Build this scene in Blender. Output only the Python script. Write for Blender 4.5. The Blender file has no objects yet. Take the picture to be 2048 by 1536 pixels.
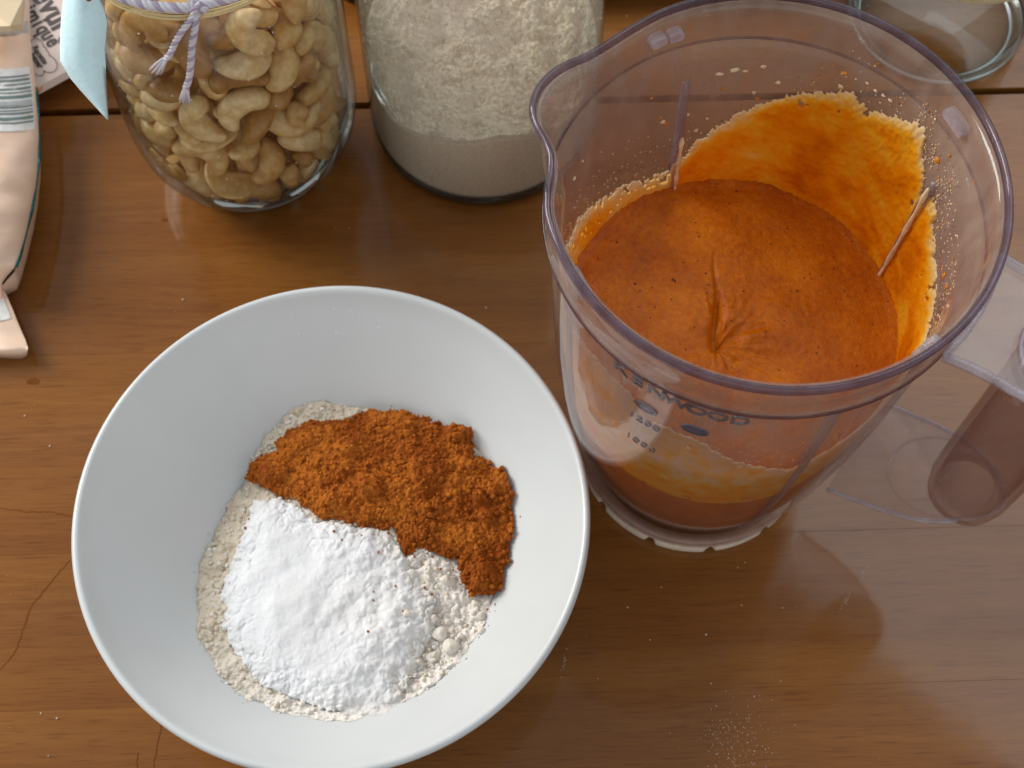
import bpy, math, random
import numpy as np
from mathutils import Vector, Matrix, Quaternion, noise

random.seed(7)
sc = bpy.context.scene
C = sc.collection

# ------------------------------------------------------------------ camera
F_PX, TH, RO, CAM_H = 2857.4, math.radians(65.132), math.radians(1.132), 0.584
fw = Vector((0, math.cos(TH), -math.sin(TH)))
up0 = Vector((0, math.sin(TH), math.cos(TH)))
rt0 = Vector((1, 0, 0))
cr, sr = math.cos(RO), math.sin(RO)
rt = rt0 * cr + up0 * sr
upv = up0 * cr - rt0 * sr
cam_d = bpy.data.cameras.new('camera')
cam = bpy.data.objects.new('camera', cam_d)
C.objects.link(cam)
cam_d.sensor_width = 36
cam_d.lens = F_PX / 2048 * 36
cam_d.clip_start = 0.02
cam_d.clip_end = 50
cam.matrix_world = Matrix(((rt.x, upv.x, -fw.x, 0), (rt.y, upv.y, -fw.y, 0), (rt.z, upv.z, -fw.z, CAM_H), (0, 0, 0, 1)))
sc.camera = cam
cam_d.dof.use_dof = True
cam_d.dof.focus_distance = 0.49
cam_d.dof.aperture_fstop = 20


def un(u, v, z=0.0):
    """the point of the plane at height z that stands at pixel (u, v) of the photograph"""
    d = rt * (u - 1024) + fw * F_PX - upv * (v - 768)
    return Vector((0, 0, CAM_H)) + d * ((z - CAM_H) / d.z)


# ------------------------------------------------------------------ light
w = bpy.data.worlds.new('World')
sc.world = w
w.use_nodes = True
bg = w.node_tree.nodes['Background']
bg.inputs[0].default_value = (0.90, 0.95, 1.0, 1)
bg.inputs[1].default_value = 0.41


def area(name, loc, target, sx, sy, power, col):
    l = bpy.data.lights.new(name, 'AREA')
    l.shape = 'RECTANGLE'
    l.size, l.size_y, l.energy, l.color = sx, sy, power, col
    o = bpy.data.objects.new(name, l)
    C.objects.link(o)
    o.location = loc
    o.rotation_euler = (Vector(target) - Vector(loc)).to_track_quat('-Z', 'Y').to_euler()
    return o


area('window_light', (-1.60, 1.05, 1.05), (0, 0.25, 0), 0.9, 1.0, 40, (1.0, 0.97, 0.93))
area('roof_window_light', (0.95, 1.15, 1.9), (0.1, 0.25, 0), 1.3, 1.1, 10, (0.88, 0.94, 1.0))
area('front_fill_light', (0.2, -2.5, 1.15), (0, 0.25, 0), 3.4, 2.2, 14, (1.0, 0.97, 0.93))  # added soft fill from behind the camera, lightens the front faces
sc.view_settings.view_transform = 'Standard'
sc.view_settings.look = 'None'
sc.view_settings.exposure = 0.16
sc.view_settings.gamma = 1
sc.cycles.max_bounces = 20
sc.cycles.transmission_bounces = 16
sc.cycles.transparent_max_bounces = 24
sc.cycles.glossy_bounces = 6
sc.cycles.diffuse_bounces = 5
sc.cycles.caustics_refractive = True
sc.cycles.caustics_reflective = True
sc.cycles.blur_glossy = 0.6
sc.cycles.sample_clamp_indirect = 4.0
sc.cycles.use_denoising = True


# ------------------------------------------------------------------ helpers
def tag(o, label=None, cat=None, group=None, kind=None):
    if label: o['label'] = label
    if cat: o['category'] = cat
    if group: o['group'] = group
    if kind: o['kind'] = kind
    return o


def empty(name, loc, rz=0):
    o = bpy.data.objects.new(name, None)
    C.objects.link(o)
    o.location = loc
    o.rotation_euler = (0, 0, rz)
    o.empty_display_size = 0.02
    return o


def link(name, me, mat=None, parent=None, smooth=True, loc=None):
    o = bpy.data.objects.new(name, me)
    C.objects.link(o)
    if mat is not None and not me.materials: me.materials.append(mat)
    if parent: o.parent = parent
    if loc is not None: o.location = loc
    if smooth and len(me.polygons):
        me.polygons.foreach_set('use_smooth', [True] * len(me.polygons))
    return o


def mesh(name, V, F):
    me = bpy.data.meshes.new(name)
    me.from_pydata([tuple(v) for v in V], [], F)
    me.update()
    return me


def npmesh(name, V, Q):
    """V (n,3) array, Q (m,4) array of quads"""
    me = bpy.data.meshes.new(name)
    me.vertices.add(len(V))
    me.vertices.foreach_set('co', np.asarray(V, np.float32).ravel())
    m, k = Q.shape
    me.loops.add(m * k)
    me.loops.foreach_set('vertex_index', Q.astype(np.int32).ravel())
    me.polygons.add(m)
    me.polygons.foreach_set('loop_start', np.arange(0, m * k, k, dtype=np.int32))
    me.polygons.foreach_set('loop_total', np.full(m, k, np.int32))
    me.update()
    me.validate()
    return me


def attr(me, name, vals):
    a = me.attributes.new(name, 'FLOAT', 'POINT')
    a.data.foreach_set('value', np.asarray(vals, np.float32))


def grid_quads(mask):
    """mask (ny,nx) bool of kept vertices -> quads, and old-to-new index"""
    ny, nx = mask.shape
    idx = -np.ones(mask.shape, int)
    cell = mask[:-1, :-1] & mask[1:, :-1] & mask[:-1, 1:] & mask[1:, 1:]
    used = np.zeros(mask.shape, bool)
    used[:-1, :-1] |= cell; used[1:, :-1] |= cell; used[:-1, 1:] |= cell; used[1:, 1:] |= cell
    idx[used] = np.arange(used.sum())
    j, i = np.nonzero(cell)
    Q = np.stack([idx[j, i], idx[j, i + 1], idx[j + 1, i + 1], idx[j + 1, i]], 1)
    return used, Q


def _hash(ix, iy, s):
    h = (ix.astype(np.int64) * 374761393 + iy.astype(np.int64) * 668265263 + s * 974711 + 12345) & 0xFFFFFFFF
    h = ((h ^ (h >> 13)) * 1274126177) & 0xFFFFFFFF
    h = h ^ (h >> 16)
    return (h & 0xFFFFFF) / float(0xFFFFFF)


def vnoise(x, y, s=0):
    ix, iy = np.floor(x), np.floor(y)
    fx, fy = x - ix, y - iy
    fx, fy = fx * fx * (3 - 2 * fx), fy * fy * (3 - 2 * fy)
    a, b = _hash(ix, iy, s), _hash(ix + 1, iy, s)
    c, d = _hash(ix, iy + 1, s), _hash(ix + 1, iy + 1, s)
    return (a * (1 - fx) + b * fx) * (1 - fy) + (c * (1 - fx) + d * fx) * fy


def fbm(x, y, s=0, o=4):
    t = 0; amp = 0.5; n = 0
    for k in range(o):
        t = t + amp * vnoise(x * 2 ** k + 17.3 * k, y * 2 ** k - 9.1 * k, s + k); n += amp; amp *= 0.5
    return t / n - 0.5


def worley(x, y, s=0):
    ix, iy = np.floor(x), np.floor(y)
    best = np.full(x.shape, 9.0); cid = np.zeros(x.shape)
    for dx in (-1, 0, 1):
        for dy in (-1, 0, 1):
            cx, cy = ix + dx, iy + dy
            px, py = cx + _hash(cx, cy, s), cy + _hash(cx, cy, s + 51)
            d = np.hypot(x - px, y - py)
            m = d < best
            best = np.where(m, d, best); cid = np.where(m, _hash(cx, cy, s + 99), cid)
    return best, cid


def sdf(X, Y, poly):
    """signed distance, positive inside"""
    P = np.asarray(poly, float); n = len(P)
    d = np.full(X.shape, 1e9); ins = np.zeros(X.shape, bool)
    for i in range(n):
        ax, ay = P[i]; bx, by = P[(i + 1) % n]
        ex, ey = bx - ax, by - ay
        t = np.clip(((X - ax) * ex + (Y - ay) * ey) / (ex * ex + ey * ey + 1e-12), 0, 1)
        d = np.minimum(d, np.hypot(X - ax - t * ex, Y - ay - t * ey))
        c = ((ay > Y) != (by > Y)) & (X < (bx - ax) * (Y - ay) / (by - ay + 1e-15) + ax)
        ins ^= c
    return np.where(ins, d, -d)


def lathe(prof, seg=128, rfun=None, close=True):
    """revolve a list of (r, z); rfun(r, z, az) may change the radius"""
    V, F = [], []
    n = len(prof)
    for i in range(seg):
        a = 2 * math.pi * i / seg
        for r, z in prof:
            rr = rfun(r, z, a) if rfun else r
            V.append((rr * math.cos(a), rr * math.sin(a), z))
    for i in range(seg):
        j = (i + 1) % seg
        for k in range(n - 1):
            F.append((i * n + k, j * n + k, j * n + k + 1, i * n + k + 1))
        if close:
            F.append((i * n + n - 1, j * n + n - 1, j * n, i * n))
    me = mesh('lathe', V, F)
    import bmesh
    bm = bmesh.new(); bm.from_mesh(me)
    bmesh.ops.remove_doubles(bm, verts=bm.verts, dist=1e-6)
    bmesh.ops.dissolve_degenerate(bm, edges=bm.edges, dist=1e-7)
    bmesh.ops.recalc_face_normals(bm, faces=bm.faces)
    bm.to_mesh(me); bm.free()
    return me


def smooth_prof(pts, n=6):
    """Catmull-Rom through (r, z)"""
    P = [Vector(p) for p in pts]; out = []
    for i in range(len(P) - 1):
        p0, p1, p2, p3 = P[max(i - 1, 0)], P[i], P[i + 1], P[min(i + 2, len(P) - 1)]
        for k in range(n):
            t = k / n
            out.append(0.5 * ((2 * p1) + (p2 - p0) * t + (2 * p0 - 5 * p1 + 4 * p2 - p3) * t * t + (3 * p1 - p0 - 3 * p2 + p3) * t ** 3))
    out.append(P[-1])
    return [(max(p[0], 0.0), p[1]) for p in out]


def tube(pts, rad, m=8, caps=True, V=None, F=None, aspect=1.0):
    own = V is None
    if own: V, F = [], []
    base = len(V); n = len(pts)
    pts = [Vector(p) for p in pts]
    t0 = (pts[1] - pts[0]).normalized()
    nrm = t0.orthogonal().normalized()
    for i, p in enumerate(pts):
        t = (pts[min(i + 1, n - 1)] - pts[max(i - 1, 0)]).normalized()
        nrm = (nrm - t * nrm.dot(t)).normalized()
        b = t.cross(nrm)
        r = rad[i] if hasattr(rad, '__len__') else rad
        for j in range(m):
            a = 2 * math.pi * j / m
            V.append(p + nrm * math.cos(a) * r + b * math.sin(a) * r * aspect)
    for i in range(n - 1):
        for j in range(m):
            F.append((base + i * m + j, base + i * m + (j + 1) % m, base + (i + 1) * m + (j + 1) % m, base + (i + 1) * m + j))
    if caps:
        F.append(tuple(base + j for j in range(m))[::-1])
        F.append(tuple(base + (n - 1) * m + j for j in range(m)))
    return (V, F)


def dens(path, step=.0006):
    P = [Vector(p) for p in path]; out = []
    for i in range(len(P) - 1):
        p0, p1, p2, p3 = P[max(i - 1, 0)], P[i], P[i + 1], P[min(i + 2, len(P) - 1)]
        n = max(2, int((p2 - p1).length / step))
        for k in range(n):
            s = k / n
            out.append(0.5 * ((2 * p1) + (p2 - p0) * s + (2 * p0 - 5 * p1 + 4 * p2 - p3) * s * s + (3 * p1 - p0 - 3 * p2 + p3) * s ** 3))
    out.append(P[-1]); return out


def blob(V, F, c, r, sq=(1, 1, 1), rnd=0.25, rng=random):
    """a small irregular pebble (icosahedron) added to V, F"""
    t = (1 + 5 ** .5) / 2
    ico = [(-1, t, 0), (1, t, 0), (-1, -t, 0), (1, -t, 0), (0, -1, t), (0, 1, t), (0, -1, -t), (0, 1, -t), (t, 0, -1), (t, 0, 1), (-t, 0, -1), (-t, 0, 1)]
    fs = [(0, 11, 5), (0, 5, 1), (0, 1, 7), (0, 7, 10), (0, 10, 11), (1, 5, 9), (5, 11, 4), (11, 10, 2), (10, 7, 6), (7, 1, 8), (3, 9, 4), (3, 4, 2), (3, 2, 6), (3, 6, 8), (3, 8, 9), (4, 9, 5), (2, 4, 11), (6, 2, 10), (8, 6, 7), (9, 8, 1)]
    b = len(V); q = Quaternion((rng.uniform(-1, 1), rng.uniform(-1, 1), rng.uniform(-1, 1), rng.uniform(-1, 1))).normalized()
    for v in ico:
        p = Vector(v).normalized() * r * (1 + rng.uniform(-rnd, rnd))
        p = q @ Vector((p.x * sq[0], p.y * sq[1], p.z * sq[2]))
        V.append(Vector(c) + p)
    F += [tuple(b + i for i in f) for f in fs]


# ------------------------------------------------------------------ materials
class NT:
    def __init__(s, name):
        s.m = bpy.data.materials.new(name); s.m.use_nodes = True
        s.t = s.m.node_tree; s.n = s.t.nodes
        s.b = s.n['Principled BSDF']; s.out = s.n['Material Output']

    def new(s, kind, **kw):
        n = s.n.new('ShaderNode' + kind)
        for k, v in kw.items():
            if k.startswith('_'): setattr(n, k[1:], v)
            else: n.inputs[k.replace('__', ' ')].default_value = v
        return n

    def l(s, a, b): s.t.links.new(a, b)

    def ramp(s, fac, stops, interp='LINEAR'):
        r = s.n.new('ShaderNodeValToRGB'); r.color_ramp.interpolation = interp
        e = r.color_ramp.elements
        while len(e) < len(stops): e.new(0.5)
        for k, (p, c) in enumerate(stops):
            e[k].position = p; e[k].color = (*c, 1) if len(c) == 3 else c
        s.l(fac, r.inputs[0]); return r

    def mapping(s, src, scale, loc=(0, 0, 0), rot=(0, 0, 0)):
        m = s.n.new('ShaderNodeMapping'); m.inputs['Scale'].default_value = scale
        m.inputs['Location'].default_value = loc; m.inputs['Rotation'].default_value = rot
        s.l(src, m.inputs[0]); return m.outputs[0]

    def noise(s, vec, scale, detail=4, rough=0.55, dist=0.0):
        n = s.n.new('ShaderNodeTexNoise'); n.inputs['Scale'].default_value = scale
        n.inputs['Detail'].default_value = detail; n.inputs['Roughness'].default_value = rough
        n.inputs['Distortion'].default_value = dist
        s.l(vec, n.inputs['Vector']); return n.outputs[0]

    def mix(s, fac, a, b, mode='MIX'):
        n = s.n.new('ShaderNodeMix'); n.data_type = 'RGBA'; n.blend_type = mode
        for sock, v in ((n.inputs[0], fac), (n.inputs[6], a), (n.inputs[7], b)):
            if hasattr(v, 'links'): s.l(v, sock)
            else: sock.default_value = (*v, 1) if hasattr(v, '__len__') else v
        return n.outputs[2]

    def math(s, op, a, b=0.0, clamp=False):
        n = s.n.new('ShaderNodeMath'); n.operation = op; n.use_clamp = clamp
        for sock, v in ((n.inputs[0], a), (n.inputs[1], b)):
            if hasattr(v, 'links'): s.l(v, sock)
            else: sock.default_value = v
        return n.outputs[0]

    def bump(s, h, strength, dist=0.001):
        b = s.n.new('ShaderNodeBump'); b.inputs['Strength'].default_value = strength
        b.inputs['Distance'].default_value = dist; s.l(h, b.inputs['Height']); s.l(b.outputs[0], s.b.inputs['Normal']); return b

    def obj(s): return s.new('TexCoord').outputs['Object']

    def attr(s, name):
        a = s.n.new('ShaderNodeAttribute'); a.attribute_name = name; return a.outputs['Fac']

    def set(s, **kw):
        for k, v in kw.items(): s.b.inputs[k.replace('_', ' ')].default_value = v
        return s


def plain(name, col, rough=0.5, bumpy=0.0, scale=300, var=0.12, **kw):
    t = NT(name)
    v = t.obj(); n = t.noise(v, scale, 3)
    c2 = tuple(x * (1 - var) for x in col); c1 = tuple(min(1, x * (1 + var)) for x in col)
    r = t.ramp(n, [(0.3, c2), (0.7, c1)])
    t.l(r.outputs[0], t.b.inputs['Base Color'])
    t.set(Roughness=rough, **kw)
    if bumpy: t.bump(n, bumpy)
    return t.m


# varnished pine
def wood(name, tint=0.86):
    t = NT(name); o = t.obj()
    dist = t.noise(t.mapping(o, (3, 9, 3)), 1.6, 3)
    add = t.new('VectorMath', _operation='ADD'); t.l(o, add.inputs[0])
    sc_ = t.new('VectorMath', _operation='SCALE'); t.l(dist, sc_.inputs[0]); sc_.inputs['Scale'].default_value = 0.028
    t.l(sc_.outputs[0], add.inputs[1])
    v = add.outputs[0]
    rings = t.noise(t.mapping(v, (1.2, 42, 1)), 1.0, 5, 0.62)
    fine = t.noise(t.mapping(v, (10, 420, 1)), 1.0, 5, 0.6)
    big = t.noise(t.mapping(o, (5, 8, 1)), 1.0, 3, 0.5)
    pores = t.noise(t.mapping(o, (60, 1500, 1)), 1.0, 2, 0.5)
    h = t.math('ADD', t.math('MULTIPLY', rings, 0.55), t.math('MULTIPLY', fine, 0.25))
    h = t.math('ADD', h, t.math('MULTIPLY', big, 0.2))
    k = tint
    r = t.ramp(h, [(0.30, (0.165 * k, 0.055 * k, 0.0105)), (0.44, (0.235 * k, 0.083 * k, 0.0140)), (0.56, (0.280 * k, 0.108 * k, 0.0180)), (0.72, (0.345 * k, 0.145 * k, 0.026))])
    pr = t.ramp(pores, [(0.30, (0.70, 0.64, 0.58)), (0.46, (1, 1, 1))])
    c = t.mix(1.0, r.outputs[0], pr.outputs[0], 'MULTIPLY')
    t.l(c, t.b.inputs['Base Color'])
    wav = t.noise(t.mapping(o, (14, 30, 1)), 1.0, 3)
    rr = t.ramp(wav, [(0.3, (0.20, 0.20, 0.20)), (0.5, (0.28,) * 3), (0.75, (0.42, 0.42, 0.42))])
    t.l(rr.outputs[0], t.b.inputs['Roughness'])
    t.set(Coat_Weight=0.55, Coat_Roughness=0.08, Coat_IOR=1.5, Specular_IOR_Level=0.12)
    hh = t.math('ADD', t.math('MULTIPLY', fine, 0.5), t.math('MULTIPLY', wav, 1.2))
    b = t.bump(hh, 0.22, 0.0006)
    cb = t.new('Bump'); cb.inputs['Strength'].default_value = 0.12; cb.inputs['Distance'].default_value = 0.0006
    t.l(wav, cb.inputs['Height']); t.l(cb.outputs[0], t.b.inputs['Coat Normal'])
    return t.m


M_wood = wood('varnished_pine')
M_dark = plain('dark_gap', (0.02, 0.014, 0.012), 0.8)
M_floor = plain('dark_floor', (0.03, 0.02, 0.016), 0.7, scale=30)

# glazed porcelain
t = NT('glazed_porcelain'); n = t.noise(t.obj(), 30, 2)
r = t.ramp(n, [(0.3, (0.60, 0.622, 0.620)), (0.7, (0.625, 0.648, 0.645))]); t.l(r.outputs[0], t.b.inputs['Base Color'])
t.set(Roughness=0.30, Specular_IOR_Level=0.45, Coat_Weight=0.12, Coat_Roughness=0.06)
t.set(Subsurface_Weight=0.0)
M_porcelain = t.m


def glass(name, col, ior=1.45, rough=0.0, dirt=0.0):
    t = NT(name)
    t.set(Base_Color=(*col, 1), Roughness=rough, IOR=ior, Transmission_Weight=1.0)
    if dirt:
        n = t.noise(t.obj(), 40, 4)
        r = t.ramp(n, [(0.45, (rough,) * 3), (0.8, (rough + dirt,) * 3)]); t.l(r.outputs[0], t.b.inputs['Roughness'])
    return t.m





# thin violet-tinted plastic: clear with a Fresnel sheen, tinting deeper the longer the path through it
def plastic(name, clear, deep, gloss=1.0, rough=0.03, haze=0.0, power=3.0, hcol=(0.62, 0.54, 0.56), spray=False):
    t = NT(name); t.n.remove(t.b)
    lw = t.new('LayerWeight', Blend=0.5)
    p = t.math('POWER', lw.outputs['Facing'], power)
    col = t.mix(p, clear, deep)
    tr = t.new('BsdfTransparent'); t.l(col, tr.inputs[0])
    gl = t.new('BsdfGlossy'); gl.inputs['Roughness'].default_value = rough
    gl.inputs['Color'].default_value = (gloss, gloss, gloss, 1)
    df = t.new('BsdfDiffuse'); df.inputs[0].default_value = (*hcol, 1)
    n = t.noise(t.mapping(t.obj(), (1, 1, 0.35)), 120, 4)
    hz = t.ramp(n, [(0.35, (haze * 0.5,) * 3), (0.75, (haze * 1.5,) * 3)])
    if spray:   # dried spray clinging to the upper wall, mostly on the far side
        sp = t.n.new('ShaderNodeSeparateXYZ'); t.l(t.obj(), sp.inputs[0])
        zz = t.n.new('ShaderNodeMapRange'); zz.inputs[1].default_value = .125; zz.inputs[2].default_value = .168; zz.inputs[3].default_value = .13; zz.inputs[4].default_value = 1.0; t.l(sp.outputs[2], zz.inputs[0])
        yy = t.n.new('ShaderNodeMapRange'); yy.inputs[1].default_value = -.03; yy.inputs[2].default_value = .03; yy.inputs[3].default_value = .85; yy.inputs[4].default_value = 1.0; t.l(sp.outputs[1], yy.inputs[0])
        f_ = t.math('MULTIPLY', zz.outputs[0], yy.outputs[0]); hzo = t.math('MULTIPLY', hz.outputs[0], f_)
    else: hzo = hz.outputs[0]
    m0 = t.new('MixShader'); t.l(hzo, m0.inputs[0]); t.l(tr.outputs[0], m0.inputs[1]); t.l(df.outputs[0], m0.inputs[2])
    fr = t.math('ADD', t.math('MULTIPLY', t.math('POWER', lw.outputs['Facing'], 5.0), 0.60), 0.03)
    mx = t.new('MixShader'); t.l(fr, mx.inputs[0]); t.l(m0.outputs[0], mx.inputs[1]); t.l(gl.outputs[0], mx.inputs[2])
    t.l(mx.outputs[0], t.out.inputs[0])
    return t.m


M_jug = plastic('violet_clear_plastic', (0.96, 0.935, 0.94), (0.70, 0.60, 0.64), 0.95, 0.03, 0.42, 3.0, (0.40, 0.295, 0.235), True)
M_plate = plastic('violet_plastic_plate', (0.955, 0.93, 0.93), (0.60, 0.52, 0.58), 0.95, 0.05, 0.15, 3.0, (0.5, 0.45, 0.40))
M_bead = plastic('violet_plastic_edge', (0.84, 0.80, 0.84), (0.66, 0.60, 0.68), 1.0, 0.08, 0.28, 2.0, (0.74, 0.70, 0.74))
M_ribs = plastic('violet_plastic_rib', (0.84, 0.76, 0.80), (0.50, 0.38, 0.45), 1.0, 0.06, 0.25, 2.0, (0.55, 0.45, 0.48))
M_ledge = plastic('violet_plastic_ledge', (0.62, 0.46, 0.50), (0.28, 0.15, 0.20), 0.7, 0.15, 0.04, 2.0, (0.45, 0.33, 0.36))
M_glass = plastic('jar_glass', (0.975, 0.985, 0.98), (0.46, 0.53, 0.53), 1.0, 0.015, 0.002, 3.0, (0.62, 0.63, 0.6))
M_thick = glass('thick_base_glass', (0.90, 0.95, 0.94), 1.48, 0.0)
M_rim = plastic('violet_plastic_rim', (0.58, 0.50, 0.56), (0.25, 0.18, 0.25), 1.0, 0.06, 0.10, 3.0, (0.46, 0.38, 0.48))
M_grip = plastic('violet_plastic_grip', (0.93, 0.87, 0.85), (0.62, 0.50, 0.50), 1.0, 0.05, 0.10, 2.5, (0.42, 0.31, 0.28))
M_print = plain('blue_grey_moulding', (0.09, 0.085, 0.12), 0.3)
M_cap = plain('cream_plastic', (0.78, 0.68, 0.54), 0.4)

# soup
t = NT('orange_soup'); o = t.obj()
n1 = t.noise(o, 60, 5); n2 = t.noise(o, 900, 3)
n4 = t.noise(o, 420, 5, 0.75)
m = t.math('ADD', t.math('MULTIPLY', n1, 0.50), t.math('MULTIPLY', n4, 0.50))
r = t.ramp(m, [(0.34, (0.38, 0.078, 0.0006)), (0.49, (0.52, 0.126, 0.001)), (0.62, (0.63, 0.180, 0.003))])
t.l(r.outputs[0], t.b.inputs['Base Color'])
t.set(Roughness=0.36, Specular_IOR_Level=0.24); t.b.inputs['Subsurface Weight'].default_value = 0.0
n3 = t.noise(o, 330, 4, 0.7)
t.bump(t.math('ADD', n2, t.math('MULTIPLY', n3, 1.6)), 0.5, 0.0006)
M_soup = t.m

t = NT('soup_film'); o = t.obj(); n1 = t.noise(t.mapping(o, (1, 1, 1.4)), 55, 5, 0.6, 0.6)
e = t.attr('edge')
m = t.math('MULTIPLY', t.math('ADD', t.math('MULTIPLY', n1, 1.25), -0.08), e, True)
r = t.ramp(m, [(0.0, (0.88, 0.70, 0.48)), (0.12, (0.95, 0.64, 0.20)), (0.26, (0.98, 0.50, 0.02)), (0.50, (0.96, 0.33, 0.001)), (0.85, (0.74, 0.17, 0.001))])
t.n.remove(t.b)
df = t.new('BsdfDiffuse'); tl = t.new('BsdfTranslucent'); gl = t.new('BsdfGlossy'); gl.inputs['Roughness'].default_value = 0.3
for k in (df, tl): t.l(r.outputs[0], k.inputs[0])
mx = t.new('MixShader'); mx.inputs[0].default_value = 0.30; t.l(df.outputs[0], mx.inputs[1]); t.l(tl.outputs[0], mx.inputs[2])
m2 = t.new('MixShader'); m2.inputs[0].default_value = 0.03; t.l(mx.outputs[0], m2.inputs[1]); t.l(gl.outputs[0], m2.inputs[2])
t.l(m2.outputs[0], t.out.inputs[0])
M_film = t.m
M_splat = plain('cream_splash', (0.80, 0.60, 0.36), 0.4, var=0.25, scale=200)
M_splat2 = plain('orange_splash', (0.62, 0.22, 0.02), 0.4, var=0.3, scale=200)
M_speck = plain('dark_speck', (0.10, 0.025, 0.012), 0.6)
M_white_speck = plain('pale_crumb', (0.75, 0.66, 0.52), 0.8)

# powders
def powder(name, c0, c1, c2, s1=700, b=0.6):
    t = NT(name); o = t.obj()
    n1 = t.noise(o, s1, 4, 0.65); a = t.attr('mix')
    base = t.mix(a, c0, c1)
    r = t.ramp(n1, [(0.33, c2), (0.55, (1, 1, 1))])
    c = t.mix(1.0, base, r.outputs[0], 'MULTIPLY'); t.l(c, t.b.inputs['Base Color'])
    t.set(Roughness=1.0, Specular_IOR_Level=0.1)
    t.bump(n1, b, 0.0006)
    return t.m


M_flour = powder('wholemeal_flour', (0.70, 0.615, 0.49), (0.86, 0.83, 0.79), (0.88, 0.85, 0.80), 900, 0.5)
M_soda = powder('white_powder', (0.80, 0.805, 0.815), (0.71, 0.69, 0.65), (0.94, 0.94, 0.94), 900, 0.22)
M_cinn = powder('cinnamon', (0.30, 0.073, 0.010), (0.52, 0.162, 0.022), (0.55, 0.42, 0.35), 1400, 0.8)
M_jarflour = powder('oat_flour', (0.80, 0.68, 0.54), (0.88, 0.79, 0.66), (0.8, 0.76, 0.7), 900, 0.6)

# cashews
t = NT('cashew'); o = t.obj()
oi = t.new('ObjectInfo'); n1 = t.noise(o, 220, 4); n2 = t.noise(o, 1500, 2)
r = t.ramp(n1, [(0.3, (0.50, 0.285, 0.095)), (0.5, (0.66, 0.405, 0.155)), (0.7, (0.78, 0.54, 0.26))])
r2 = t.ramp(oi.outputs['Random'], [(0.0, (0.56, 0.43, 0.28)), (0.25, (0.84, 0.72, 0.56)), (0.55, (1.05, 1.04, 1.03)), (1.0, (1.18, 1.34, 1.70))])
t.l(t.mix(1.0, r.outputs[0], r2.outputs[0], 'MULTIPLY'), t.b.inputs['Base Color'])
t.set(Roughness=0.38); t.b.inputs['Subsurface Weight'].default_value = 0.0
t.bump(t.math('ADD', n1, t.math('MULTIPLY', n2, 0.3)), 0.35, 0.0008)
M_nut = t.m

# ------------------------------------------------------------------ the table (setting)
GY = math.radians(2.97)
table = empty('table_top', (0, 0, 0), GY)
tag(table, kind='structure')
tl_ = math.tan(GY)


def plank(y0, y1, x0=-0.75, x1=0.85, th=0.028, b=0.00008):
    nx = 2
    prof = [(y0, -th), (y0, -b), (y0 + b * .3, -b * .3), (y0 + b, 0), (y1 - b, 0), (y1 - b * .3, -b * .3), (y1, -b), (y1, -th)]
    cy = (y0 + y1) / 2
    V = [(x, y - cy, z) for x in (x0, x1) for y, z in prof]
    n = len(prof)
    F = [(i, i + n, (i + 1) % n + n, (i + 1) % n) for i in range(n)] + [tuple(range(n)), tuple(range(n, 2 * n))[::-1]]
    me = mesh('plank', V, F)
    o = link('plank', me, M_wood, table, smooth=False, loc=(0, cy, 0))
    return o


for y0, y1 in [(-0.42, -0.17), (-0.17, -0.02), (-0.02, 0.1300), (0.13002, 0.1965), (0.19652, 0.2908), (0.29082, 0.4222), (0.4262, 0.56), (0.5640, 0.70), (0.704, 0.95)]:
    plank(y0, y1)
# the dark bed seen down in the open joint
me = mesh('joint_bed', [(-.75, -.42, -.0285), (.85, -.42, -.0285), (.85, .95, -.0285), (-.75, .95, -.0285), (-.75, -.42, -.034), (.85, -.42, -.034), (.85, .95, -.034), (-.75, .95, -.034)],
          [(0, 1, 2, 3), (7, 6, 5, 4), (0, 4, 5, 1), (1, 5, 6, 2), (2, 6, 7, 3), (3, 7, 4, 0)])
link('joint_bed', me, M_dark, table, smooth=False)


def ribbon(pts, wid, z, name, mat, parent, loc0=Vector((0, 0, 0))):
    """a thin flat strip through points on the table, with real thickness"""
    V, F = [], []
    n = len(pts)
    for i, p in enumerate(pts):
        p = Vector(p) - loc0
        d = (Vector(pts[min(i + 1, n - 1)]) - Vector(pts[max(i - 1, 0)])).normalized()
        s = Vector((-d.y, d.x, 0)) * wid * (1 - abs(2 * i / (n - 1) - 1) ** 4 * .7)
        for q, zz in ((p - s, z), (p + s, z), (p + s, -.0003), (p - s, -.0003)):
            V.append((q.x, q.y, zz))
    for i in range(n - 1):
        for k in range(4):
            F.append((i * 4 + k, i * 4 + (k + 1) % 4, (i + 1) * 4 + (k + 1) % 4, (i + 1) * 4 + k))
    F += [(3, 2, 1, 0), tuple((n - 1) * 4 + k for k in range(4))]
    return link(name, mesh(name, V, F), mat, parent, smooth=False)


M_crack = plain('old_crack', (0.17, 0.060, 0.014), 0.9, Specular_IOR_Level=0.05)


def crack(pix, wid, seed):
    rng = random.Random(seed); P = []
    for (a, b), (c, d) in zip(pix[:-1], pix[1:]):
        for k in range(7):
            s = k / 7
            q = un(a + (c - a) * s + rng.uniform(-1.5, 1.5), b + (d - b) * s + rng.uniform(-1.5, 1.5), 0)
            P.append(q)
    P.append(un(*pix[-1], 0))
    Mi = Matrix.Rotation(-GY, 3, 'Z')
    return ribbon([Mi @ p for p in P], wid, .00012, 'crack', M_crack, table)


crack([(142, 1118), (105, 1160), (62, 1215), (45, 1260), (30, 1305), (0, 1340)], .00028, 1)
crack([(325, 1440), (312, 1500), (305, 1560)], .0002, 2)
crack([(276, 1505), (272, 1545)], .0002, 3)
crack([(0, 1017), (50, 1023), (100, 1024), (150, 1033)], .0003, 4)
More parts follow.
